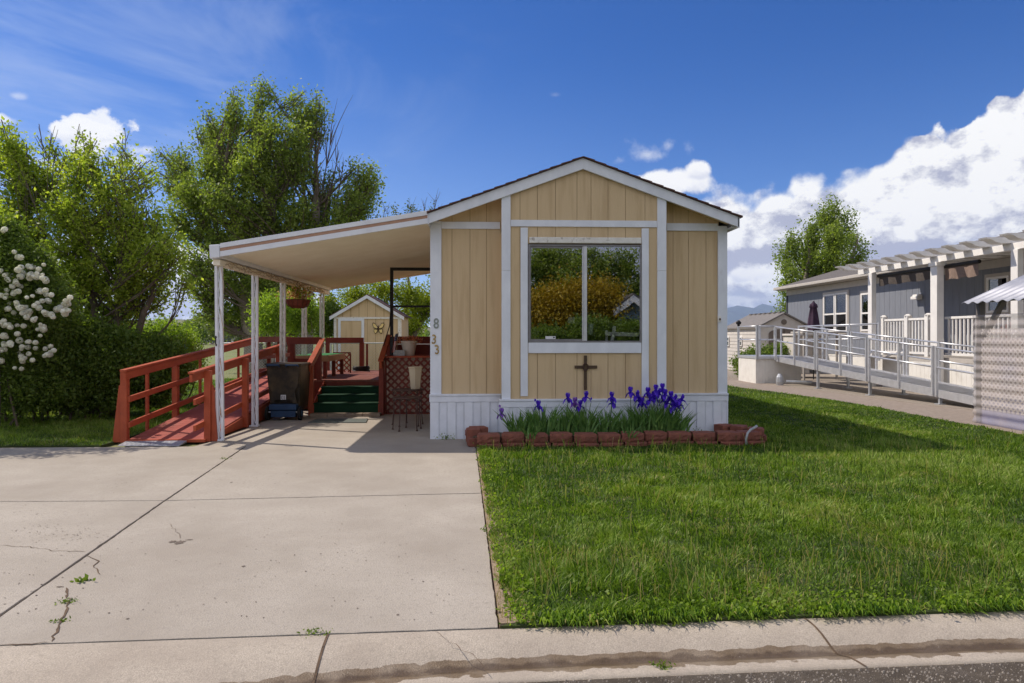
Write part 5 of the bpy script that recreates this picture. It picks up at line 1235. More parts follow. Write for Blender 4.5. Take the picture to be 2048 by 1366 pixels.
# aluminium ramp with platform
ar = thing('metal_ramp', 'long silver aluminium ramp with tubular railings in front of the white deck', 'ramp', (9.6, 18, 0))
Pf = Vector((8.75, 21.6, .86)); R0 = Vector((9.25, 21.2, .84)); R1 = Vector((10.2, 12.4, .12)); wv = Vector((.93, .10, 0))
MB().box(8.6, 10.1, 21.2, 22.8, .78, .86).build('platform', M['aluminium'], ar)
f = MB(); x = 8.62
while x < 10.0: f.box(x, x+.1, 21.28, 21.29+.012*(int(x*10) % 2), 0, .779); x += .104
y = 21.3
while y < 22.7: f.box(8.62, 8.63, y, y+.1, 0, .779); y += .104
f.build('platform_skirting', M['skirt_white'], ar)
mb = MB(); mb.add([R0, R0+wv, R1+wv, R1], [(0, 1, 2, 3), (3, 2, 1, 0)]); 
mb.beam(R0-Vector((.03, 0, .05)), R1-Vector((.03, 0, .05)), .04, .17); mb.beam(R0+wv-Vector((-.03, 0, .05)), R1+wv-Vector((-.03, 0, .05)), .04, .17); mb.build('walkway', M['aluminium'], ar)
def railrun(a, b, posts, nm='rail'):
    a = Vector(a); b = Vector(b)
    for h in (.95, .52): f = MB(); f.tube([a+Vector((0, 0, h)), b+Vector((0, 0, h))], .022, 8); f.build(nm, M['aluminium'], ar, smooth=True)
    for k in range(posts):
        q = a.lerp(b, k/(posts-1)); f = MB(); f.beam(q-Vector((0, 0, .1)), q+Vector((0, 0, .98)), .05, .05, (0, 1, 0)); f.build('rail_post', M['aluminium'], ar)
for o_ in (Vector((-.06, 0, 0)), wv+Vector((.06, 0, 0))):
    for k in range(4):
        a = R0.lerp(R1, k/4+.006)+o_; b = R0.lerp(R1, (k+1)/4-.006)+o_; railrun(a, b, 3)
railrun((8.62, 21.22, .86), (8.62, 22.75, .86), 2); railrun((8.66, 21.22, .86), (9.2, 21.22, .86), 2); railrun((8.62, 22.78, .86), (10.1, 22.78, .86), 3)
R2 = Vector((10.3, 21.9, .86)); R3 = Vector((11.2, 18.9, .9)); mb = MB(); mb.add([R2, R2+wv*.9, R3+wv*.9, R3], [(0, 1, 2, 3), (3, 2, 1, 0)]); mb.build('walkway', M['aluminium'], ar); railrun(R2, R3, 4); railrun(R2+wv*.9, R3+wv*.9, 4)
for k in (.25, .5, .76):
    q = R0.lerp(R1, k); 
    for o_ in (Vector((0, 0, 0)), wv): f = MB(); f.beam(q+o_-Vector((0, 0, q.z)), q+o_+Vector((0, 0, -.12)), .06, .06, (0, 1, 0)); f.cbox((q.x+o_.x, q.y+o_.y, .015), (.16, .16, .02)); f.build('support_leg', M['galv'], ar)
q = at(1514.5, 655, 22.75); f = MB(); f.lathe((8.62, 22.75, 1.83), [(.04, 0), (.05, .06), (.09, .08), (.09, .14), (.03, .2)], 8); f.build('solar_light', M['black_metal'], ar)
# closed umbrella on patio table
um = thing('closed_umbrella', 'dark purple patio umbrella, closed, standing before the grey home', 'umbrella', (11.35, 23, .9)); ux, uy = at(1627, 640, 23).x, 23; zt = at(1627, 602, 23).z
um.location = (ux, uy, .9)
MB().tube([(ux, uy, .0), (ux, uy, zt)], .02, 8).build('pole', M['black_metal'], um)
V = []; F = []; n = 24; lv = [(0, .02), (.06, .05), (.12, .11), (.22, .13), (.24, .10), (.5, .14), (.8, .18), (1.0, .21)]
for z, r0 in lv:
    for k in range(n): a = k*2*math.pi/n; rr_ = r0*(1+.22*math.cos(a*6)*(z > .1)); V.append((ux+rr_*math.cos(a), uy+rr_*math.sin(a), zt-z))
for i in range(len(lv)-1):
    for k in range(n): F.append((i*n+k, i*n+(k+1) % n, (i+1)*n+(k+1) % n, (i+1)*n+k))
mesh_np('canopy', V, F, M['umbrella_cloth'], um)
tb = thing('patio_table', 'grey topped patio table under the closed umbrella', 'table', (ux+.3, uy, 0)); 
MB().cbox((ux+.25, uy, 1.62), (1.7, .9, .06)).build('table_top', M['grey_trim'], tb, bevel=.01)
for a, b in ((-.5, -.35), (1., -.35), (-.5, .35), (1., .35)): MB().cbox((ux+a, uy+b, .8), (.06, .06, 1.58)).build('leg', M['grey_trim'], tb)
f = MB(); f.cbox((11.6, 24.2, .9), (1.2, .9, 1.2)); f.cbox((11.6, 24.2, 1.54), (1.3, 1.0, .08)); tag(f.build('storage_box', M['resin_wall'], origin=(11.6, 24.2, 0), bevel=.02), 'pale resin storage box behind the aluminium ramp railings', 'box')
# resin shed
RY = 27.; rx0, rx1 = at(1516, 680, RY).x, at(1619, 680, RY).x; rez = at(1567, 655, RY).z; rpz = at(1567, 628, RY).z; rpx = (rx0+rx1)/2; RD = 3.6
rs = thing('resin_shed', 'cream resin shed with arched double door and small arched side windows', 'shed', (rpx, RY, 0))
MB().prism([(rx0, 0), (rx1, 0), (rx1, rez), (rpx, rpz), (rx0, rez)], RY, RY+RD).build('wall', M['resin_wall'], rs)
f = MB()
for k in range(13): z = .1+k*.145; f.box(rx0-.006, rx0-.001, RY+.02, RY+RD, z, z+.012)
f.build('wall_groove', M['resin_roof'], rs)
f = MB()
for s in (-1, 1):
    xe = rpx+s*((rx1-rx0)/2+.1); ze = rez-.04; P = [(rpx, rpz+.01), (xe, ze), (xe, ze+.06), (rpx, rpz+.07)]
    if s < 0: P = P[::-1]
    f.prism(P, RY-.12, RY+RD+.1)
for k in range(7): f.cbox((rpx, RY+.3+k*.5, rpz+.08), (.16, .22, .05))
f.build('roof', M['resin_roof'], rs)
f = MB(); P = [(rpx-.62, 0), (rpx+.62, 0), (rpx+.62, rez-.25)]+[(rpx+.62*math.cos(a), rez-.25+.2*math.sin(a)) for a in np.linspace(.1, 3.04, 12)]+[(rpx-.62, rez-.25)]
f.prism(P, RY-.03, RY-.004); f.build('door', M['resin_door'], rs)
MB().box(rpx-.008, rpx+.008, RY-.035, RY-.031, 0, rez-.06).build('door_seam', M['black_metal'], rs)
f = MB(); f.tube([(rpx, RY-.04, rpz-.32), (rpx, RY-.005, rpz-.32)], .11, 18); f.build('gable_vent', M['resin_door'], rs)
for px in (1456.5, 1482):
    y = ta(px, rx0); z1, z0 = at(px, 671, y).z, at(px, 692, y).z
    f = MB(); P = [(y-.19, z0), (y+.19, z0), (y+.19, z1-.12)]+[(y+.19*math.cos(a), z1-.12+.12*math.sin(a)) for a in np.linspace(.2, 2.94, 8)]+[(y-.19, z1-.12)]
    f.prism(P[::-1], rx0-.05, rx0-.008, 'x'); w_ = f.build('window', M['vinyl_white'], rs)
    f = MB()
    for a, b in ((-.15, -.02), (.02, .15)):
        for c, d in ((z0+.04, (z0+z1)/2-.03), ((z0+z1)/2+.01, z1-.1)): f.box(rx0-.054, rx0-.051, y+a, y+b, c, d)
    f.build('pane', mat('dark_pane', (.05, .06, .07), None, .15, spec=.7) if 'dark_pane' not in M else M['dark_pane'], w_)
# corrugated lean-to at the right edge
LX0 = 8.5
lt = thing('lean_to', 'lean-to with a corrugated metal roof and translucent wavy panels, cut by the right frame edge', 'lean-to', (9.2, 10.9, 0))
V = []; F = []; nx = 220
for i in range(nx+1):
    y = 11.5-i*4.4/nx
    for x, z in ((8.28, 2.06), (10.4, 2.06+2.12*.44)): V.append((x, y, z+.018*math.sin(i*2*math.pi/11)))
for i in range(nx): F.append((2*i, 2*i+1, 2*i+3, 2*i+2))
o = mesh_np('roof_sheet', V, F, M['corr_roof'], lt, smooth=True); sm = o.modifiers.new('solid', 'SOLIDIFY'); sm.thickness = .006
mat('grey_wood', (.2, .18, .17))
for y in (11.42, 9.2): MB().beam((LX0+.06, y, 0), (LX0+.06, y, 2.10), .09, .09, (0, 1, 0)).build('post', M['grey_wood'], lt)
MB().beam((LX0+.06, 11.36, 1.45), (LX0+.06, 10.9, 2.08), .05, .09, (1, 0, 0)).build('brace', M['grey_wood'], lt)
MB().beam((LX0+.02, 11.46, 2.11), (LX0+.02, 7.2, 2.11), .05, .08).build('rail', M['grey_wood'], lt)
V = []; F = []; nz = 150
for j in range(nz+1):
    z = .0+j*1.86/nz; xx = LX0-.01-.016*math.sin(z*2*math.pi/.15)
    V += [(xx, 11.5, z), (xx, 7.3, z)]
for j in range(nz): F.append((2*j, 2*j+1, 2*j+3, 2*j+2))
pm = M['corr_panel']; nt = pm.node_tree; b = nt.nodes['Principled BSDF']; tr = nt.nodes.new('ShaderNodeBsdfTransparent'); ms = nt.nodes.new('ShaderNodeMixShader'); ms.inputs[0].default_value = .50
tl = nt.nodes.new('ShaderNodeBsdfTranslucent'); tl.inputs[0].default_value = (.7, .65, .66, 1); ms2 = nt.nodes.new('ShaderNodeMixShader'); ms2.inputs[0].default_value = .35
out = nt.nodes['Material Output']; nt.links.new(b.outputs[0], ms2.inputs[1]); nt.links.new(tl.outputs[0], ms2.inputs[2]); nt.links.new(ms2.outputs[0], ms.inputs[1]); nt.links.new(tr.outputs[0], ms.inputs[2]); nt.links.new(ms.outputs[0], out.inputs[0])
mesh_np('wavy_panel', V, F, pm, lt, smooth=True)
lp = lattice(7.4, 11.48, .25, 1.62, 0, .066, .027, .006); lp.v = [(LX0+.03+v[1], v[0], v[2]) for v in lp.v]; lp.build('lattice_panel', M['lattice_white'], lt)
f = MB(); f.box(LX0+.045, LX0+.06, 7.4, 11.47, .5, 1.45); f.build('back_board', mat('warm_grey', (.36, .27, .24), (.26, .2, .19), .9, 1.5), lt)
f = MB(); f.box(LX0+.045, LX0+.06, 7.4, 11.47, .0, .49); f.build('blue_tarp', mat('tarp_blue', (.12, .16, .38), (.30, .28, .42), .7, 2), lt)
for q, lab in (((9.35, 20.9, 0), 'pile of old pipes and a meter below the aluminium ramp'),):
    t = thing('pipe_pile', lab, 'pipes', q); f = MB(); f.tube([(q[0]-.2, q[1]-.6, .12), (q[0]+.5, q[1]-.8, .1)], .05, 8); f.build('pipe', M['galv'], t); f = MB(); f.lathe((q[0]-.35, q[1]-.5, 0), [(.1, 0), (.12, .1), (.1, .25), (.05, .35)], 10); f.build('meter', M['galv'], t)
# ================================================================ TREES
def limb(mb, a, b, r0, r1, r, wob=.08, up=.15, n=6, sides=5):
    a, b = Vector(a), Vector(b); L_ = (b-a).length; pts = []; rs = []
    off = Vector((r.normal(), r.normal(), r.normal()))*wob*L_
    for i in range(n+1):
        s = i/n; p = a.lerp(b, s)+off*math.sin(s*math.pi)+Vector((0, 0, -up*L_*math.sin(s*math.pi)*.5)); pts.append(p); rs.append(r0+(r1-r0)*s)
    mb.tube(pts, rs, sides, cap=False); return pts
def tree(name, label, cat, base, lobes, leaf, nleaf, size, tr, bark='bark', seed=0, group=None, fork=.12, twigs=9, sig=.16, up=.3, bare=(), trunk_top=None, multi=1, bk=12, br=1.):
    """lobes: (centre, (rx, ry, rz)); a limb reaches each lobe and forks into twigs that carry the leaf clumps"""
    r = np.random.default_rng(seed); base = Vector(base)
    t = thing(name, label, cat, base, group)
    top = Vector(trunk_top) if trunk_top else max((Vector(l[0]) for l in lobes), key=lambda v: v.z)
    mt = MB(); H = top.z-base.z
    trunks = []
    for k in range(multi):
        b0 = base+Vector(((k-(multi-1)/2)*tr*2.2, r.normal()*tr, 0))
        pts = []; rs = []
        for i in range(11):
            s = i/10; q = b0.lerp(top+Vector(((k-(multi-1)/2)*H*.18, 0, -abs(k-(multi-1)/2)*H*.1)), s)+Vector((r.normal(), r.normal(), 0))*tr*.5*s; pts.append(q); rs.append(tr*(1-s)**.8+.012)
        rs[0] *= 1.3; mt.tube(pts, rs, 8, cap=False); trunks.append(pts)
    mb = MB(); vol = [l[1][0]*l[1][2] for l in lobes]; tot = sum(vol); Cs = []; Ts = []
    for l, v in zip(lobes, vol):
        c = Vector(l[0]); rad = l[1]; P = trunks[r.integers(multi)]
        hz = base.z+max(fork*H, min((c.z-base.z)*.75-.3*math.hypot(c.x-base.x, c.y-base.y), H*.9)); j = min(9, max(0, int((hz-base.z)/H*10)))
        a = P[j].lerp(P[j+1], r.random()); lr = tr*(.34*(1-j/11)+.05)
        pts = limb(mb, a, c, lr, lr*.22, r, .07, .2)
        nt = max(3, int(twigs*(v/tot*len(lobes))**.5)); nl = int(nleaf*v/tot/nt)
        for q in range(nt):
            d = r.normal(size=3); d /= np.linalg.norm(d); d *= r.random()**.4
            e = c+Vector((d[0]*rad[0], d[1]*rad[1], d[2]*rad[2])); s_ = pts[r.integers(2, 7)]
            tp = limb(mb, s_, e, lr*.3, .008, r, .06, .1, 4, 4)
            # clumps along the outer half of the twig
            m_ = 5; tint = r.normal(.45, .16)
            for w in range(m_):
                s = .45+.62*w/m_+r.uniform(-.05, .05); cc = Vector(s_).lerp(e, s)+Vector(r.normal(size=3))*sig*.7
                k = max(4, int(nl/m_*r.uniform(.5, 1.5))); sg = sig*r.uniform(.6, 1.2)
                Cs.append(np.array(cc)+r.normal(size=(k, 3))*np.array([sg, sg, sg*1.25])); Ts.append(np.clip(tint+r.normal(0, .12)+r.normal(0, .24, k), 0, 1))
    for a, b in bare:
        a, b = Vector(a), Vector(b); L_ = (b-a).length
        pts = limb(mb, a, b, tr*.12*br, .008*br, r, .03, .0)
        for q in range(bk):
            s = pts[r.integers(1, 6)]; limb(mb, s, s+(b-a).normalized()*L_*r.uniform(.2, .45)+Vector((r.normal()*.10*L_, r.normal()*.06*L_, 0)), (tr*.05+.006)*br, .004*br, r, .04, 0, 4, 4)
    mt.build('trunk', M[bark], t, smooth=True); b = mb.build('branches', M['bark'], t)
    b['kind'] = 'stuff'
    C = np.concatenate(Cs); T = np.concatenate(Ts); V, F = leaf_quads(C, size, r)
    mesh_np('crown', V, F, M[leaf], t, T); return t
def L(px, py, rx, rz, Y, dy=0, ry=None):
    p = at(px, py, Y+dy); k = Y/FPX; return (p, (rx*k, (ry if ry else (rx+rz)/2)*k, rz*k))
# big cottonwood
Y = 30
cot = [L(525, 205, 20, 42, Y), L(500, 250, 34, 40, Y, 1), L(545, 260, 30, 50, Y, -1.5), L(470, 220, 22, 38, Y, -.5), L(430, 270, 28, 48, Y, 1), L(415, 330, 34, 45, Y, -1), L(455, 300, 45, 55, Y, 2),
       L(600, 235, 22, 40, Y, 1), L(622, 220, 18, 42, Y), L(590, 290, 36, 50, Y, -1.2), L(640, 265, 16, 34, Y, .5), L(500, 340, 55, 55, Y, -1.5), L(560, 350, 45, 55, Y, 1.5), L(610, 340, 28, 38, Y),
       L(355, 320, 30, 34, Y, 1), L(385, 380, 48, 40, Y, -1.5), L(345, 370, 30, 30, Y), L(450, 400, 55, 45, Y, -2), L(520, 420, 55, 50, Y, 0), L(590, 420, 45, 45, Y, -1), L(640, 410, 34, 34, Y, 1),
       L(345, 430, 36, 30, Y, -1), L(400, 460, 50, 36, Y, 1), L(470, 480, 55, 40, Y, -1), L(555, 490, 60, 40, Y, 1), L(620, 470, 45, 36, Y), L(680, 440, 40, 34, Y, -1), L(665, 370, 24, 30, Y, .5),
       L(720, 350, 26, 30, Y, 0), L(735, 390, 34, 28, Y, 1), L(700, 395, 26, 34, Y, -1), L(745, 365, 22, 26, Y), L(385, 520, 45, 34, Y, -2), L(400, 570, 40, 34, Y, -1), L(450, 560, 50, 40, Y, 0), L(520, 560, 55, 45, Y, -1), L(600, 560, 50, 45, Y, 1),
       L(522, 168, 11, 30, Y), L(472, 192, 9, 24, Y), L(416, 232, 11, 26, Y), L(640, 200, 9, 30, Y), L(606, 190, 11, 26, Y), L(650, 235, 8, 20, Y), L(322, 305, 12, 20, Y), L(745, 335, 11, 18, Y), L(716, 330, 9, 16, Y), L(395, 270, 10, 22, Y), L(405, 620, 30, 20, Y, -1), L(470, 620, 45, 24, Y), L(540, 625, 50, 26, Y, 0), L(660, 540, 45, 40, Y, 1), L(725, 420, 40, 22, Y, 0), L(318, 345, 16, 18, Y, 0)]
tree('cottonwood_tree', 'tall wide cottonwood rising behind the carport, with bare dead branches on its right', 'tree', (at(560, 672, Y).x, Y, -.03), cot, 'leaf_cotton', 98000, .14, .42, 'bark_pale', 5, fork=.10, twigs=22, sig=.17,
     bare=[(at(632, 480, Y), at(668, 250, Y)), (at(645, 440, Y), at(678, 300, Y)), (at(636, 420, Y-.5), at(640, 250, Y)), (at(665, 430, Y), at(686, 330, Y))], trunk_top=at(545, 230, Y), multi=3)
# left shrub-tree with upright shoots
Y = 13.2
lef = []
for px, py, rx, rz, dy in [(92, 292, 9, 30, 0), (150, 300, 8, 34, .1), (178, 285, 8, 28, 0), (245, 300, 8, 30, .1), (10, 265, 11, 28, 0), (130, 320, 8, 26, 0), (222, 335, 9, 24, 0), (300, 338, 9, 22, 0), (60, 330, 10, 26, .2), (20, 300, 34, 40, 0), (95, 350, 30, 42, .5), (150, 345, 26, 40, -.3), (180, 320, 16, 34, 0), (245, 350, 18, 42, .4), (205, 380, 34, 40, -.4), (40, 390, 55, 50, .4), (120, 420, 55, 50, -.5), (60, 470, 55, 50, 0), (190, 440, 55, 50, .6),
                           (260, 430, 42, 45, -.2), (300, 370, 20, 30, .3), (310, 440, 32, 34, 0), (150, 510, 60, 50, -.4), (230, 510, 55, 45, .5), (295, 500, 45, 40, -.4), (340, 480, 26, 26, .1), (330, 540, 38, 28, .2), (260, 570, 55, 36, -.1), (180, 580, 55, 40, .4), (110, 560, 50, 40, .5),
                           (365, 565, 20, 16, 0), (310, 590, 40, 22, .4), (355, 520, 22, 20, -.2), (30, 540, 45, 45, .8), (230, 620, 60, 30, .5), (150, 640, 60, 34, .7), (-40, 420, 50, 60, 0), (-60, 300, 50, 60, .5)]:
    lef.append(L(px, py, rx, rz, Y, dy, 40))
tree('leafy_shrub', 'tall bright green shrub with upright bare-tipped shoots at the left', 'shrub', (at(190, 672, Y).x, Y, 0), lef, 'leaf_shrub', 58000, .075, .09, 'bark', 8, fork=.1, twigs=22, sig=.075,
     bare=[(at(90, 330, Y), at(78, 248, Y)), (at(18, 300, Y), at(17, 246, Y)), (at(150, 330, Y), at(159, 248, Y)), (at(95, 380, Y), at(103, 266, Y)), (at(175, 330, Y), at(180, 262, Y)), (at(238, 330, Y), at(249, 256, Y)), (at(185, 390, Y), at(198, 312, Y)), (at(105, 400, Y), at(110, 300, Y)), (at(275, 370, Y), at(281, 330, Y))], trunk_top=at(170, 400, Y), multi=5, bk=2, br=.75)
# hedges
def bush(name, label, cat, boxes, leaf, n, size, seed, Yb, group=None, base=None, stems_=10, sig=.10):
    r = np.random.default_rng(seed); C = []; T = []
    for (c, rad), w in boxes:
        k = int(n*w); m_ = max(8, k//60); d = r.normal(size=(m_, 3)); d /= np.linalg.norm(d, axis=1)[:, None]; d *= r.random((m_, 1))**.25
        cc = np.array(c)+d*np.array(rad); tt = r.normal(.45, .17, m_)
        for q in range(m_): kk = max(3, k//m_); C.append(cc[q]+r.normal(size=(kk, 3))*sig); T.append(np.clip(tt[q]+r.normal(0, .15, kk), 0, 1))
    C = np.concatenate(C); T = np.concatenate(T); k = C[:, 2] > .03; C = C[k]; T = T[k]
    b = Vector(base) if base else Vector((boxes[0][0][0].x, boxes[0][0][0].y, 0))
    t = thing(name, label, cat, b, group); V, F = leaf_quads(C, size, r); mesh_np('foliage', V, F, M[leaf], t, T)
    mb = MB()
    for q in range(stems_):
        c, rad = boxes[r.integers(len(boxes))][0]; e = Vector(c)+Vector((r.uniform(-.8, .8)*rad[0], r.uniform(-.8, .8)*rad[1], r.uniform(0, .7)*rad[2])); s = Vector((e.x*.7+b.x*.3, e.y*.7+b.y*.3, 0)); limb(mb, s, e, .022, .006, r, .06, 0, 5, 5)
    mb.build('stems', M['bark'], t)['kind'] = 'stuff'; return t
Y = 15.
bush('hedge', 'sunlit rounded green hedge beyond the red ramp', 'hedge', [(L(330, 690, 60, 50, Y, .3, 60), .3), (L(270, 700, 60, 60, Y, 0, 60), .3), (L(360, 720, 45, 50, Y, .6, 60), .25), (L(210, 720, 50, 60, Y, 0, 60), .15)], 'leaf_hedge', 34000, .055, 3, Y, stems_=16, sig=.09)
Y = 12.5
bush('dark_hedge', 'deep shaded hedge behind the white flowering bush', 'hedge', [(L(60, 715, 80, 95, Y, -.2, 60), .4), (L(150, 725, 70, 90, Y, -.2, 60), .4), (L(-60, 700, 80, 120, Y, 0, 60), .2), (L(230, 735, 60, 75, Y, .0, 50), .4), (L(310, 740, 60, 65, Y, .5, 50), .3)], 'leaf_dark', 60000, .07, 4, Y, stems_=20)
# snowball viburnum
Y = 11.4
vb = bush('snowball_bush', 'viburnum bush covered in round white flower heads at the left frame edge', 'bush', [(L(30, 560, 60, 70, Y, 0, 60), .35), (L(70, 620, 70, 70, Y, .1, 60), .3), (L(-40, 640, 70, 110, Y, 0, 70), .2), (L(40, 700, 75, 60, Y, .2, 50), .3), (L(60, 770, 70, 50, Y, .3, 50), .25), (L(5, 480, 26, 40, Y, 0, 40), .08)], 'leaf_vib', 60000, .06, 6, Y, stems_=5)
r = np.random.default_rng(61); heads = []
for cx0, cy0, sx, sy, n in [(50, 545, 14, 10, 12), (30, 570, 25, 12, 12), (80, 560, 12, 20, 16), (30, 620, 22, 14, 14), (60, 610, 14, 12, 12), (15, 650, 16, 10, 10), (95, 620, 10, 14, 9), (130, 620, 9, 10, 14), (78, 655, 8, 8, 6), (20, 690, 18, 14, 16), (55, 690, 10, 10, 9), (100, 705, 9, 8, 7), (30, 725, 10, 8, 8), (5, 455, 6, 5, 3), (40, 515, 8, 6, 4), (10, 590, 12, 12, 8), (12, 545, 10, 10, 5), (-30, 600, 25, 60, 25)]:
    for k in range(n): heads.append((cx0+r.normal()*sx, cy0+r.normal()*sy))
V = []; F = []; T = []; C = []
r.shuffle(heads)
for hx, hy in heads[:99]:
    p = at(hx, hy, Y-.55+r.normal(0, .12)); R_ = r.uniform(.026, .042); k = 150
    d = r.normal(size=(k, 3)); d /= np.linalg.norm(d, axis=1)[:, None]; C = np.array(p)+d*R_*np.array([1, 1, .92]); e = np.cross(d, r.normal(size=(k, 3))); e /= np.linalg.norm(e, axis=1)[:, None]; g = np.cross(d, e); s = R_*.30
    Vq = np.stack([C-e*s, C-g*s, C+e*s+d*s*.3, C+g*s], 1).reshape(-1, 3)
    i = np.arange(k)*4; Fq = np.stack([i, i+1, i+2, i+3], 1)
    mesh_np('flower_head', Vq, Fq, M['snowball'], vb, np.clip(r.normal(.7 if hy < 680 else .6, .15)+r.normal(0, .1, k), 0, 1))
V2 = []; T2 = []
for hx, hy in heads[99:]:
    p = at(hx, hy, Y-.45+r.normal(0, .15)); R_ = r.uniform(.032, .05); k = 130
    d = r.normal(size=(k, 3)); d /= np.linalg.norm(d, axis=1)[:, None]; C = np.array(p)+d*R_; e = np.cross(d, r.normal(size=(k, 3))); e /= np.linalg.norm(e, axis=1)[:, None]; g = np.cross(d, e); s = R_*.32
    V2.append(np.stack([C-e*s, C-g*s, C+e*s+d*s*.3, C+g*s], 1).reshape(-1, 3)); T2.append(np.clip(r.normal(.6, .15)+r.normal(0, .1, k), 0, 1))
V2 = np.concatenate(V2); i = np.arange(len(V2)//4)*4; mesh_np('flower_heads', V2, np.stack([i, i+1, i+2, i+3], 1), M['snowball'], vb, np.concatenate(T2))['kind'] = 'stuff'
# more green beyond the carport
G_ = 'shrubs beyond the deck'
def sb(px, py, rx, rz, Y, lab, leaf, n, size, seed, name='shrub'): return bush(name, lab, 'shrub', [(L(px, py, rx, rz, Y, 0, (rx+rz)/2), 1.)], leaf, n, size, seed, Y, stems_=8, sig=.16)
sb(540, 630, 30, 40, 24, 'upright green shrub seen between the second and third carport posts', 'leaf_hedge', 7000, .09, 31)
sb(600, 630, 32, 34, 25, 'rounded bright green shrub below the hanging basket', 'leaf_hedge', 8000, .09, 32)
sb(655, 640, 25, 36, 27, 'dark shrub just left of the tan garden shed', 'leaf_dark', 6000, .09, 33)
Y = 33
tree('lime_tree', 'yellow-green tree behind the tan garden shed', 'tree', (at(790, 672, Y).x, Y, -.03), [L(820, 590, 40, 24, Y), L(770, 580, 36, 22, Y, -1), L(850, 610, 40, 30, Y, 1), L(720, 600, 40, 22, Y, .5), L(700, 590, 40, 26, Y, 1), L(800, 640, 60, 26, Y, 1), L(890, 560, 40, 40, Y, 2), L(660, 600, 30, 30, Y, 2)], 'leaf_lime', 24000, .13, .18, 'bark', 12, fork=.15, twigs=12, sig=.22)
Y = 36
tree('sparse_tree', 'thin young tree with sparse upright shoots above the carport roof', 'tree', (at(815, 672, Y).x, Y, -.03), [L(790, 432, 14, 14, Y), L(818, 428, 10, 18, Y), L(845, 430, 10, 26, Y), L(868, 410, 5, 18, Y), L(800, 460, 40, 20, Y), L(760, 450, 14, 14, Y), L(850, 470, 40, 20, Y)], 'leaf_willow', 3600, .13, .13, 'bark_pale', 14, twigs=5, sig=.16,
     bare=[(at(760, 480, Y), at(770, 412, Y)), (at(766, 480, Y), at(776, 418, Y)), (at(820, 470, Y), at(822, 408, Y)), (at(860, 470, Y), at(873, 390, Y)), (at(845, 470, Y), at(846, 400, Y))], trunk_top=at(815, 470, Y))
# right poplar
Y = 38
pop = [L(1672, 410, 12, 22, Y), L(1645, 430, 16, 26, Y), L(1690, 440, 16, 26, Y), L(1620, 465, 20, 26, Y), L(1660, 470, 28, 34, Y, -1), L(1700, 480, 18, 24, Y, 1), L(1585, 485, 20, 22, Y), L(1610, 510, 28, 26, Y, 1), L(1655, 520, 34, 32, Y, -1), L(1700, 525, 24, 26, Y), L(1722, 505, 12, 16, Y),
       L(1570, 510, 18, 16, Y), L(1575, 545, 22, 22, Y, -1), L(1620, 555, 34, 28, Y, 1), L(1670, 560, 36, 26, Y), L(1562, 580, 14, 20, Y), L(1600, 590, 34, 26, Y), L(1660, 600, 40, 26, Y), L(1566, 610, 12, 16, Y), L(1720, 540, 16, 14, Y)]
tree('poplar_tree', 'broad green poplar standing behind the grey home', 'tree', (at(1650, 672, Y).x, Y, -.03), pop, 'leaf_poplar', 34000, .15, .28, 'bark_pale', 21, fork=.12, twigs=14, sig=.20, trunk_top=at(1662, 430, Y), multi=3)
bush('round_bush', 'round glossy green bush beside the cream resin shed', 'bush', [(L(1530, 718, 40, 26, 24.5, 0, 30), .6), (L(1495, 728, 28, 24, 24.2, 0, 26), .4), (L(1565, 708, 30, 18, 24.5, 0, 20), .3)], 'leaf_vib', 9000, .085, 23, 24.5, stems_=14)
bush('side_bush', 'tall loose bush beside the driveway just past the left frame edge', 'bush', [((Vector((-8.9, 10.3, 2.5)), (1.0, .7, .9)), .5), ((Vector((-9.9, 10.1, 1.2)), (.9, .7, 1.1)), .5), ((Vector((-8.2, 10.2, 3.1)), (.7, .5, .45)), .16), ((Vector((-7.6, 10.3, 3.5)), (.5, .4, .25)), .05)], 'leaf_shrub', 9000, .09, 26, 10.2, base=(-9.8, 10.2, 0), stems_=8)
# ================================================================ FAR LEFT VIEW
def fence(name, label, x0, y0, x1, y1, h, n):
    t = thing(name, label, 'fence', ((x0+x1)/2, (y0+y1)/2, 0)); a = Vector((x0, y0, 0)); b = Vector((x1, y1, 0))
    for k in range(n): q = a.lerp(b, k/(n-1)); MB().tube([q, q+Vector((0, 0, h+.04))], .03, 8).build('fence_post', M['galv'], t)
    MB().tube([a+Vector((0, 0, h)), b+Vector((0, 0, h))], .022, 6).build('top_rail', M['galv'], t)
    mb = MB(); L_ = (b-a).length; u = (b-a).normalized(); s = 0; sp = .10
    while s < L_:
        for sg in (1, -1):
            e = s+sg*h
            if 0 <= e <= L_: mb.beam(a+u*s+Vector((0, 0, .03)), a+u*e+Vector((0, 0, h)), .005, .005, (u.y, -u.x, 0))
        s += sp
    mb.build('wire_mesh', M['galv'], t)['kind'] = 'stuff'
fence('chain_link_fence', 'silver chain-link fence crossing the yard beyond the ramp', -9.2, 24.3, -1.5, 24.3-.2, 1.25, 5)
poly_obj('parking_road', [(-140, 124), (-6, 124), (-6, 140), (-140, 140)], -.19, .03, M['path'])
def hill(name, y, pts, depth, m, seed):
    r = np.random.default_rng(seed); V = []; F = []; nx = 160; x0, x1 = pts[0][0], pts[-1][0]
    for i in range(nx+1):
        x = x0+(x1-x0)*i/nx; z = np.interp(x, [p[0] for p in pts], [p[1] for p in pts])*(1+.05*math.sin(i*.9)+.03*r.normal())
        for j, (s, zz) in enumerate(((0, 0), (.35, .5), (.7, .85), (1, 1), (1.6, .5), (2, 0))): V.append((x, y+depth*s, z*zz*(1+.03*r.normal())-1))
    for i in range(nx):
        for j in range(5): a = i*6+j; F.append((a, a+6, a+7, a+1))
    tag(mesh_np(name, V, F, m, smooth=True), kind='structure')
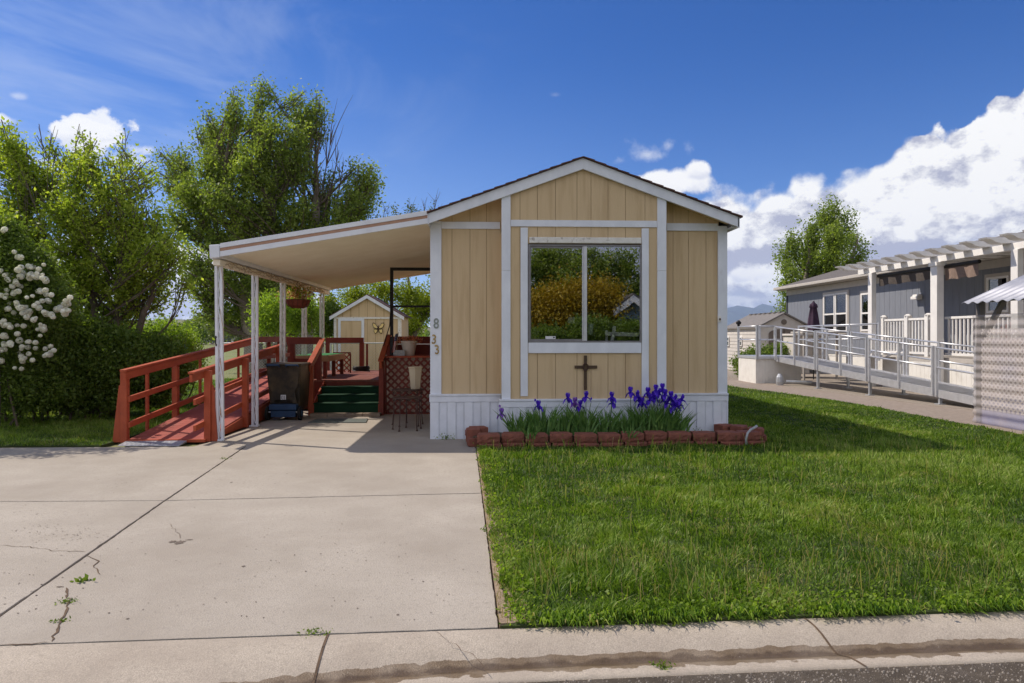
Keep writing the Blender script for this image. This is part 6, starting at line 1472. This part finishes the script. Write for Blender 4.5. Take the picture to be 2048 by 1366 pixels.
hill('hills', 900, [(at(-200, 600, 900).x, 22), (at(300, 600, 900).x, 30), (at(400, 600, 900).x, 27), (at(450, 600, 900).x, 25), (at(700, 600, 900).x, 20), (at(1000, 600, 900).x, 14), (at(1200, 600, 900).x, 4)], 220, M['hill_scrub'], 2)
hill('mountains', 9000, [(at(900, 600, 9000).x, 150), (at(1350, 600, 9000).x, 300), (at(1455, 600, 9000).x, 400), (at(1500, 600, 9000).x, 455), (at(1560, 600, 9000).x, 480), (at(1700, 600, 9000).x, 500), (at(2100, 600, 9000).x, 450), (at(2600, 600, 9000).x, 300)], 2500, M['mountain'], 3)
rr = np.random.default_rng(55)
labs = ['distant tree left of the first carport post', 'distant olive tree right of the first carport post', 'distant bush under the hills at the far left gap', 'far tree close to the chain-link gate', 'far pale tree right of the second carport post', 'far round tree behind the deck railing']
for i, (px, h, y) in enumerate([(408, 5, 120), (455, 6, 110), (385, 4, 140), (480, 5, 95), (525, 6, 100), (575, 6, 90)]):
    c = at(px, 650, y); bush('far_tree', labs[i], 'tree', [((Vector((c.x, y, h*.55)), (h*.55, h*.5, h*.5)), 1.)], 'leaf_willow' if i % 2 else 'leaf_dark', 2600, .42, 80+i, y, 'distant trees below the hills', (c.x, y, 0), 4, .4)
r = np.random.default_rng(77)
woods = MB()
C = np.concatenate([np.stack([r.uniform(-190, 60, 9000), r.uniform(200, 230, 9000), np.abs(r.normal(0, 2.2, 9000))*(.4+fnoise(np.linspace(0, 1, 9000), 0, 40, 2))], 1)])
V, F = leaf_quads(C, 1.5, r); tag(mesh_np('far_woods', V, F, M['leaf_dark'], tint=r.random(len(F))), kind='stuff')
def car(px, y, col, lab, L_=4.5, van=False):
    c = at(px, 690, y); t = thing('parked_car', lab, 'car', (c.x, y, 0), 'cars parked on the far road'); x = c.x
    H = 1.9 if van else 1.45
    P = [(-L_/2, .3), (L_/2, .3), (L_/2, .85), (L_*.36, .95), (L_*.22, H), (-L_*.32, H), (-L_*.42, .95), (-L_/2, .9)]
    MB().prism([(x+a, b) for a, b in P], y-.85, y+.85).build('body', M[col], t, bevel=.06)
    Q = [(L_*.30, .98), (L_*.19, H-.12), (-L_*.29, H-.12), (-L_*.36, .98)]; MB().prism([(x+a, b) for a, b in Q], y-.87, y-.851).build('side_windows', M['car_glass'], t)
    for s in (-.3, .3):
        w_ = MB().tube([(x+L_*s, y-.9, .33), (x+L_*s, y-.7, .33)], .33, 14).build('wheel', M['rubber'], t); MB().tube([(x+L_*s, y-.915, .33), (x+L_*s, y-.902, .33)], .18, 10).build('rim', M['aluminium'], w_)
car(412, 130, 'car_white', 'white van parked far away left of the first carport post', 5.0, True)
car(455, 132, 'car_dark', 'dark car parked far away right of the first carport post'); car(490, 131, 'car_white', 'pale car parked far away near the second carport post')
# grass strip far left yard
# ================================================================ ACROSS THE STREET (mirrored in the picture window)
def mir(px, py, b):            # where something stands that the window shows at this pixel
    p = at(px, py, 2*YB+b); return Vector((p.x, -b, p.z))
def Lm(px, py, rx, rz, b): k = (2*YB+b)/FPX; return (mir(px, py, b), (rx*k, (rx+rz)*.5*k, rz*k))
tree('street_tree', 'dense green tree across the street, mirrored in the left window pane', 'tree', (mir(1110, 672, 17).x, -17, 0), [Lm(1080, 560, 40, 40, 17), Lm(1110, 535, 40, 36, 17), Lm(1150, 550, 40, 40, 16), Lm(1065, 600, 36, 40, 17), Lm(1120, 600, 50, 36, 18), Lm(1020, 560, 50, 60, 17), Lm(1100, 512, 34, 16, 17), Lm(1170, 600, 40, 40, 17), Lm(1065, 530, 30, 30, 17), Lm(1085, 505, 30, 16, 17), Lm(1130, 508, 34, 16, 17), Lm(1160, 520, 24, 20, 17)], 'leaf_poplar', 30000, .15, .2, 'bark', 91, twigs=16, sig=.2)
tree('street_tree', 'twiggy tree across the street, mirrored in the right window pane', 'tree', (mir(1230, 672, 16).x, -16, 0), [Lm(1200, 540, 30, 32, 16), Lm(1225, 515, 24, 22, 16), Lm(1250, 540, 34, 26, 16), Lm(1215, 580, 40, 28, 16), Lm(1275, 575, 30, 26, 16), Lm(1190, 590, 30, 34, 16), Lm(1245, 605, 36, 20, 16), Lm(1300, 560, 30, 30, 16), Lm(1185, 510, 22, 20, 16), Lm(1262, 512, 26, 16, 16)], 'leaf_poplar', 17000, .14, .2, 'bark', 92, twigs=14, sig=.2)
bush('yellow_bush', 'golden flowering hedge across the street, mirrored in the picture window', 'bush', [(Lm(1090, 625, 44, 26, 12), .3), (Lm(1140, 605, 40, 28, 12), .3), (Lm(1190, 608, 34, 32, 12), .3), (Lm(1222, 625, 18, 26, 12), .15), (Lm(1040, 640, 60, 34, 12), .4), (Lm(1110, 650, 50, 26, 12), .3)], 'leaf_yellow', 24000, .13, 93, -12, stems_=10, sig=.42)
bush('green_hedge', 'low green hedge across the street under the golden bush', 'hedge', [(Lm(1090, 680, 50, 26, 9), .3), (Lm(1180, 665, 50, 28, 9), .35), (Lm(1260, 668, 50, 24, 9), .35)], 'leaf_dark', 22000, .11, 94, -10, stems_=8, sig=.14)
b = 11.5; ca_ = mir(1264, 592, b); k = (2*YB+b)/FPX
bh = thing('blue_cottage', 'small pale blue gabled cottage across the street, mirrored at the right of the window', 'house', (ca_.x, -b, 0)); hw = 36*k; ap = ca_.z
ze = ap-hw*.72
MB().prism([(ca_.x-hw*.8, 0), (ca_.x+hw*.8, 0), (ca_.x+hw*.8, ze+.1), (ca_.x, ap-.1), (ca_.x-hw*.8, ze+.1)], -b-6, -b).build('wall', M['blue_siding'], bh)
f = MB()
for s in (-1, 1):
    P = [(ca_.x, ap), (ca_.x+s*hw*1.1, ap-hw*1.1*.72), (ca_.x+s*hw*1.1, ap-hw*1.1*.72-.3), (ca_.x, ap-.3)]
    if s > 0: P = P[::-1]
    f.prism(P, -b+.35, -b+.42)
f.build('rake_board', M['vinyl_white'], bh)
f = MB()
for s in (-1, 1):
    P = [(ca_.x, ap+.0), (ca_.x+s*hw*1.12, ap-hw*1.12*.72), (ca_.x+s*hw*1.12, ap-hw*1.12*.72+.1), (ca_.x, ap+.1)]
    if s < 0: P = P[::-1]
    f.prism(P, -b-6.3, -b+.4)
f.build('roof', M['grey_roof'], bh)
MB().box(ca_.x-.3, ca_.x+.3, -b+.001, -b+.03, 1.3, 2.3).build('window', M['car_glass'], bh)

# ================================================================ AIR
def haze():
    o = MB().box(-16000, 16000, -3000, 15000, -1.4, 760).build('haze', None); tag(o, kind='stuff')
    m = bpy.data.materials.new('haze'); m.use_nodes = True; N = m.node_tree.nodes; N.clear(); v = N.new('ShaderNodeVolumePrincipled'); v.inputs['Color'].default_value = (.60, .74, 1, 1); v.inputs['Density'].default_value = HAZE; v.inputs['Anisotropy'].default_value = .3
    out = N.new('ShaderNodeOutputMaterial'); m.node_tree.links.new(v.outputs[0], out.inputs['Volume']); o.data.materials.append(m)
HAZE = 5.5e-5
haze()
